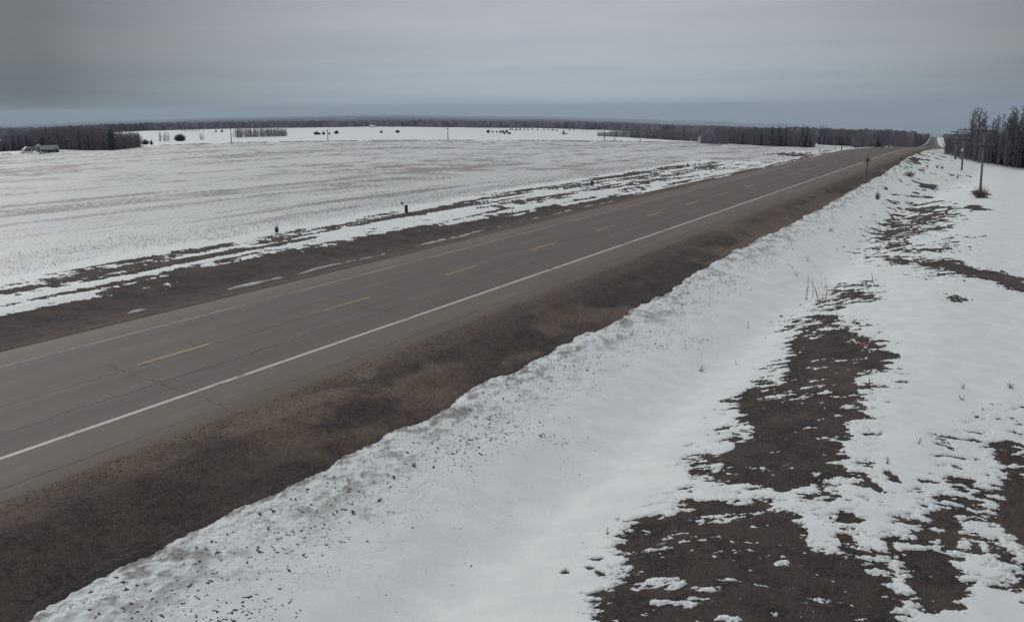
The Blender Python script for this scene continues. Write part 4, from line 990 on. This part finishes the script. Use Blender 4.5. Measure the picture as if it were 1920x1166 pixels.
# ------------------------------------------------------------------ farmyard
def gable(name, px, py, wpx, hpx_, depth, wall, roof, label, cat, ridge='x', windows=2, door=True, roofk=.38, back=0):
    h_ = hit(px, py); r_ = math.hypot(h_[0], h_[1])+back; x, y = pxy(px, r_); z0 = float(base_z(np.array([x]), np.array([y]))[0]); W_, H_ = hpx(r_, wpx), hpx(r_, hpx_)
    root = empty(name, (x, y, z0), math.atan2(-x, y)+.12); tag(root, label, cat)
    hw_ = H_*(1-roofk); rh = H_*roofk; D = depth
    wl = MB().box((0, 0, hw_/2-.2), (W_, D, hw_+.4))
    e = .35
    if ridge == 'x':
        wl.poly([(-W_/2, -D/2, hw_), (-W_/2, D/2, hw_), (-W_/2, 0, hw_+rh), (W_/2, -D/2, hw_), (W_/2, D/2, hw_), (W_/2, 0, hw_+rh)], [(0, 2, 1), (3, 4, 5)])
        k = rh/(D/2); rf = MB()
        for s_ in (-1, 1):
            y1 = s_*(D/2+e); z1 = hw_-e*k
            rf.poly([(-W_/2-e, y1, z1), (W_/2+e, y1, z1), (W_/2+e, 0, hw_+rh), (-W_/2-e, 0, hw_+rh), (-W_/2-e, y1, z1+.15), (W_/2+e, y1, z1+.15), (W_/2+e, 0, hw_+rh+.15), (-W_/2-e, 0, hw_+rh+.15)], [(0, 1, 2, 3), (7, 6, 5, 4), (0, 4, 5, 1), (1, 5, 6, 2), (3, 2, 6, 7), (0, 3, 7, 4)])
    else:
        wl.poly([(-W_/2, -D/2, hw_), (W_/2, -D/2, hw_), (0, -D/2, hw_+rh), (-W_/2, D/2, hw_), (W_/2, D/2, hw_), (0, D/2, hw_+rh)], [(0, 1, 2), (3, 5, 4)])
        k = rh/(W_/2); rf = MB()
        for s_ in (-1, 1):
            x1 = s_*(W_/2+e); z1 = hw_-e*k
            rf.poly([(x1, -D/2-e, z1), (x1, D/2+e, z1), (0, D/2+e, hw_+rh), (0, -D/2-e, hw_+rh), (x1, -D/2-e, z1+.15), (x1, D/2+e, z1+.15), (0, D/2+e, hw_+rh+.15), (0, -D/2-e, hw_+rh+.15)], [(0, 1, 2, 3), (7, 6, 5, 4), (0, 4, 5, 1), (1, 5, 6, 2), (3, 2, 6, 7), (0, 3, 7, 4)])
    wl.build('wall', MT_[wall], root); rf.build('roof', MT_[roof], root)
    for i in range(windows):
        xw = (-.5+(i+.7)/(windows+.4))*W_; f = MB().box((xw, -D/2-.03, hw_*.55), (min(1.2, W_*.16), .06, .9)).build('window', MT_['whitepaint'], root)
        MB().box((xw, -D/2-.075, hw_*.55), (min(1.0, W_*.13), .03, .72)).build('pane', MT_['pane'], f)
    if door:
        MB().box((W_*.36, -D/2-.03, 1.0), (min(1.0, W_*.2), .06, 2.0)).build('door', MT_['walldark'], root)
    return root
gable('shed', 86, 287.2, 27, 12, 7, 'walldark', 'roofgrey', 'long dark shed with a blue-grey metal roof in the farmyard', 'shed', 'x', 2, True, .5)
gable('shed', 69, 286.5, 8, 13, 6, 'wallgrey', 'roofgrey', 'tall narrow grey shed joined to the left of the long shed', 'shed', 'y', 0, True, .25, 4)
gable('farmhouse', 56, 285, 15, 7.5, 6, 'wallbeige', 'walldark', 'low beige farmhouse with windows in the farmyard', 'house', 'x', 3, True, .32, 6)
gable('garage', 44, 287.5, 9, 10, 6, 'wallgrey', 'roofsnow', 'small gabled garage with a snowy roof, leftmost building of the farmyard', 'garage', 'y', 0, True, .4)
gable('cabin', 697.5, 238.9, 9, 3.6, 7, 'walldark', 'roofsnow', 'tiny cabin with a snow-white roof at the back of the far field', 'cabin', 'x', 1, False, .6)
def vehicle(px, py, wpx, hpx_, label, kind='parked_trailer', m1='whitepaint'):
    h_ = hit(px, py); r_ = math.hypot(h_[0], h_[1]); W_, H_ = hpx(r_, wpx), hpx(r_, hpx_); root = empty(kind, (h_[0], h_[1], h_[2]), math.atan2(-h_[0], h_[1])+.15); tag(root, label, 'trailer' if 'trailer' in kind else 'pickup truck')
    wr = min(.36, H_*.22)
    if 'trailer' in kind:
        MB().box((0, 0, wr*1.3+(H_-wr*1.3)/2), (W_, 2.2, H_-wr*1.3), taper=.96).build('body', MT_[m1], root)
        MB().tube([(-W_/2, 0, wr*1.5), (-W_/2-1, 0, wr*1.3)], [.06, .05], 6).build('hitch', MT_['galv'], root)
    else:
        hb = wr+(H_-wr)*.5
        MB().box((0, 0, (wr*.9+hb)/2), (W_, 1.9, hb-wr*.9)).build('body', MT_[m1], root)
        cb = MB().box((-W_*.08, 0, (hb+H_)/2), (W_*.42, 1.7, H_-hb), taper=.8).build('cab', MT_[m1], root); MB().box((-W_*.08, 0, (hb+H_)/2), (W_*.34, 1.72, (H_-hb)*.6), taper=.86).build('side_window', MT_['pane'], cb)
    for sx in (-.3, .3):
        for sy in (-.9, .9): MB().tube([(sx*W_, sy-.1, wr), (sx*W_, sy+.1, wr)], [wr, wr], 14).build('wheel', MT_['rubber'], root)
vehicle(79, 288.8, 9, 4.2, 'white pickup truck parked in front of the long dark shed', 'pickup_truck')
vehicle(51, 288.3, 20, 3.4, 'long low white trailer parked in front of the farmhouse')
for px, py, wpx, hp, lab in ((12, 291.5, 20, 4.5, 'wide ploughed snow heap left of the farmyard'), (110, 285.5, 5, 3.2, 'small snow heap right of the long shed'), (118, 285.5, 4, 2.5, 'smallest snow heap at the right end of the farmyard')):
    h_ = hit(px, py); r_ = math.hypot(h_[0], h_[1]); W_, H_ = hpx(r_, wpx), hpx(r_, hp); nn = 18; P0 = []; Fc = []
    for i in range(nn):
        for j in range(nn):
            u, v = i/(nn-1)*2-1, j/(nn-1)*2-1; q1 = max(0, 1-u*u-v*v); n0 = float(fbm(np.array([u*2+px]), np.array([v*2]), 3, 3)[0])
            P0.append((u*W_/2, v*min(W_/2, 2.5), H_*q1**.7*(1+.6*n0)-.1))
    for i in range(nn-1):
        for j in range(nn-1): Fc.append((i*nn+j, (i+1)*nn+j, (i+1)*nn+j+1, i*nn+j+1))
    o = MB().poly(P0, Fc).build('snow_heap', MT_['roofsnow'], None, True); o.location = (h_[0], h_[1], h_[2]); o.rotation_euler.z = math.atan2(-h_[0], h_[1]); tag(o, lab, 'snow heap')

# ------------------------------------------------------------------ haze: even air out past the hills
allz = float(V[:, 2].min()) if False else -700
m = bpy.data.materials.new('haze_air'); m.use_nodes = True; m.node_tree.nodes.clear(); b = NB(m.node_tree)
pv = b.n('ShaderNodeVolumePrincipled'); pv.inputs['Color'].default_value = (.66, .82, .95, 1); pv.inputs['Density'].default_value = 6.0e-5; pv.inputs['Anisotropy'].default_value = .1
o_ = b.n('ShaderNodeOutputMaterial'); b.l(pv.outputs[0], o_.inputs['Volume'])
zlo = min(float(gz.min()), float(wzz.min()))-1
hz = MB().box((0, 0, (zlo+60)/2), (64000, 64000, 60-zlo)).build('haze', m); tag(hz, 'thin blue-grey air over the whole landscape', kind='stuff')
scene.cycles.volume_bounces = 0; scene.cycles.max_bounces = 6
print('verts', len(gx), 'zlo', zlo, 'objs', len(bpy.data.objects))
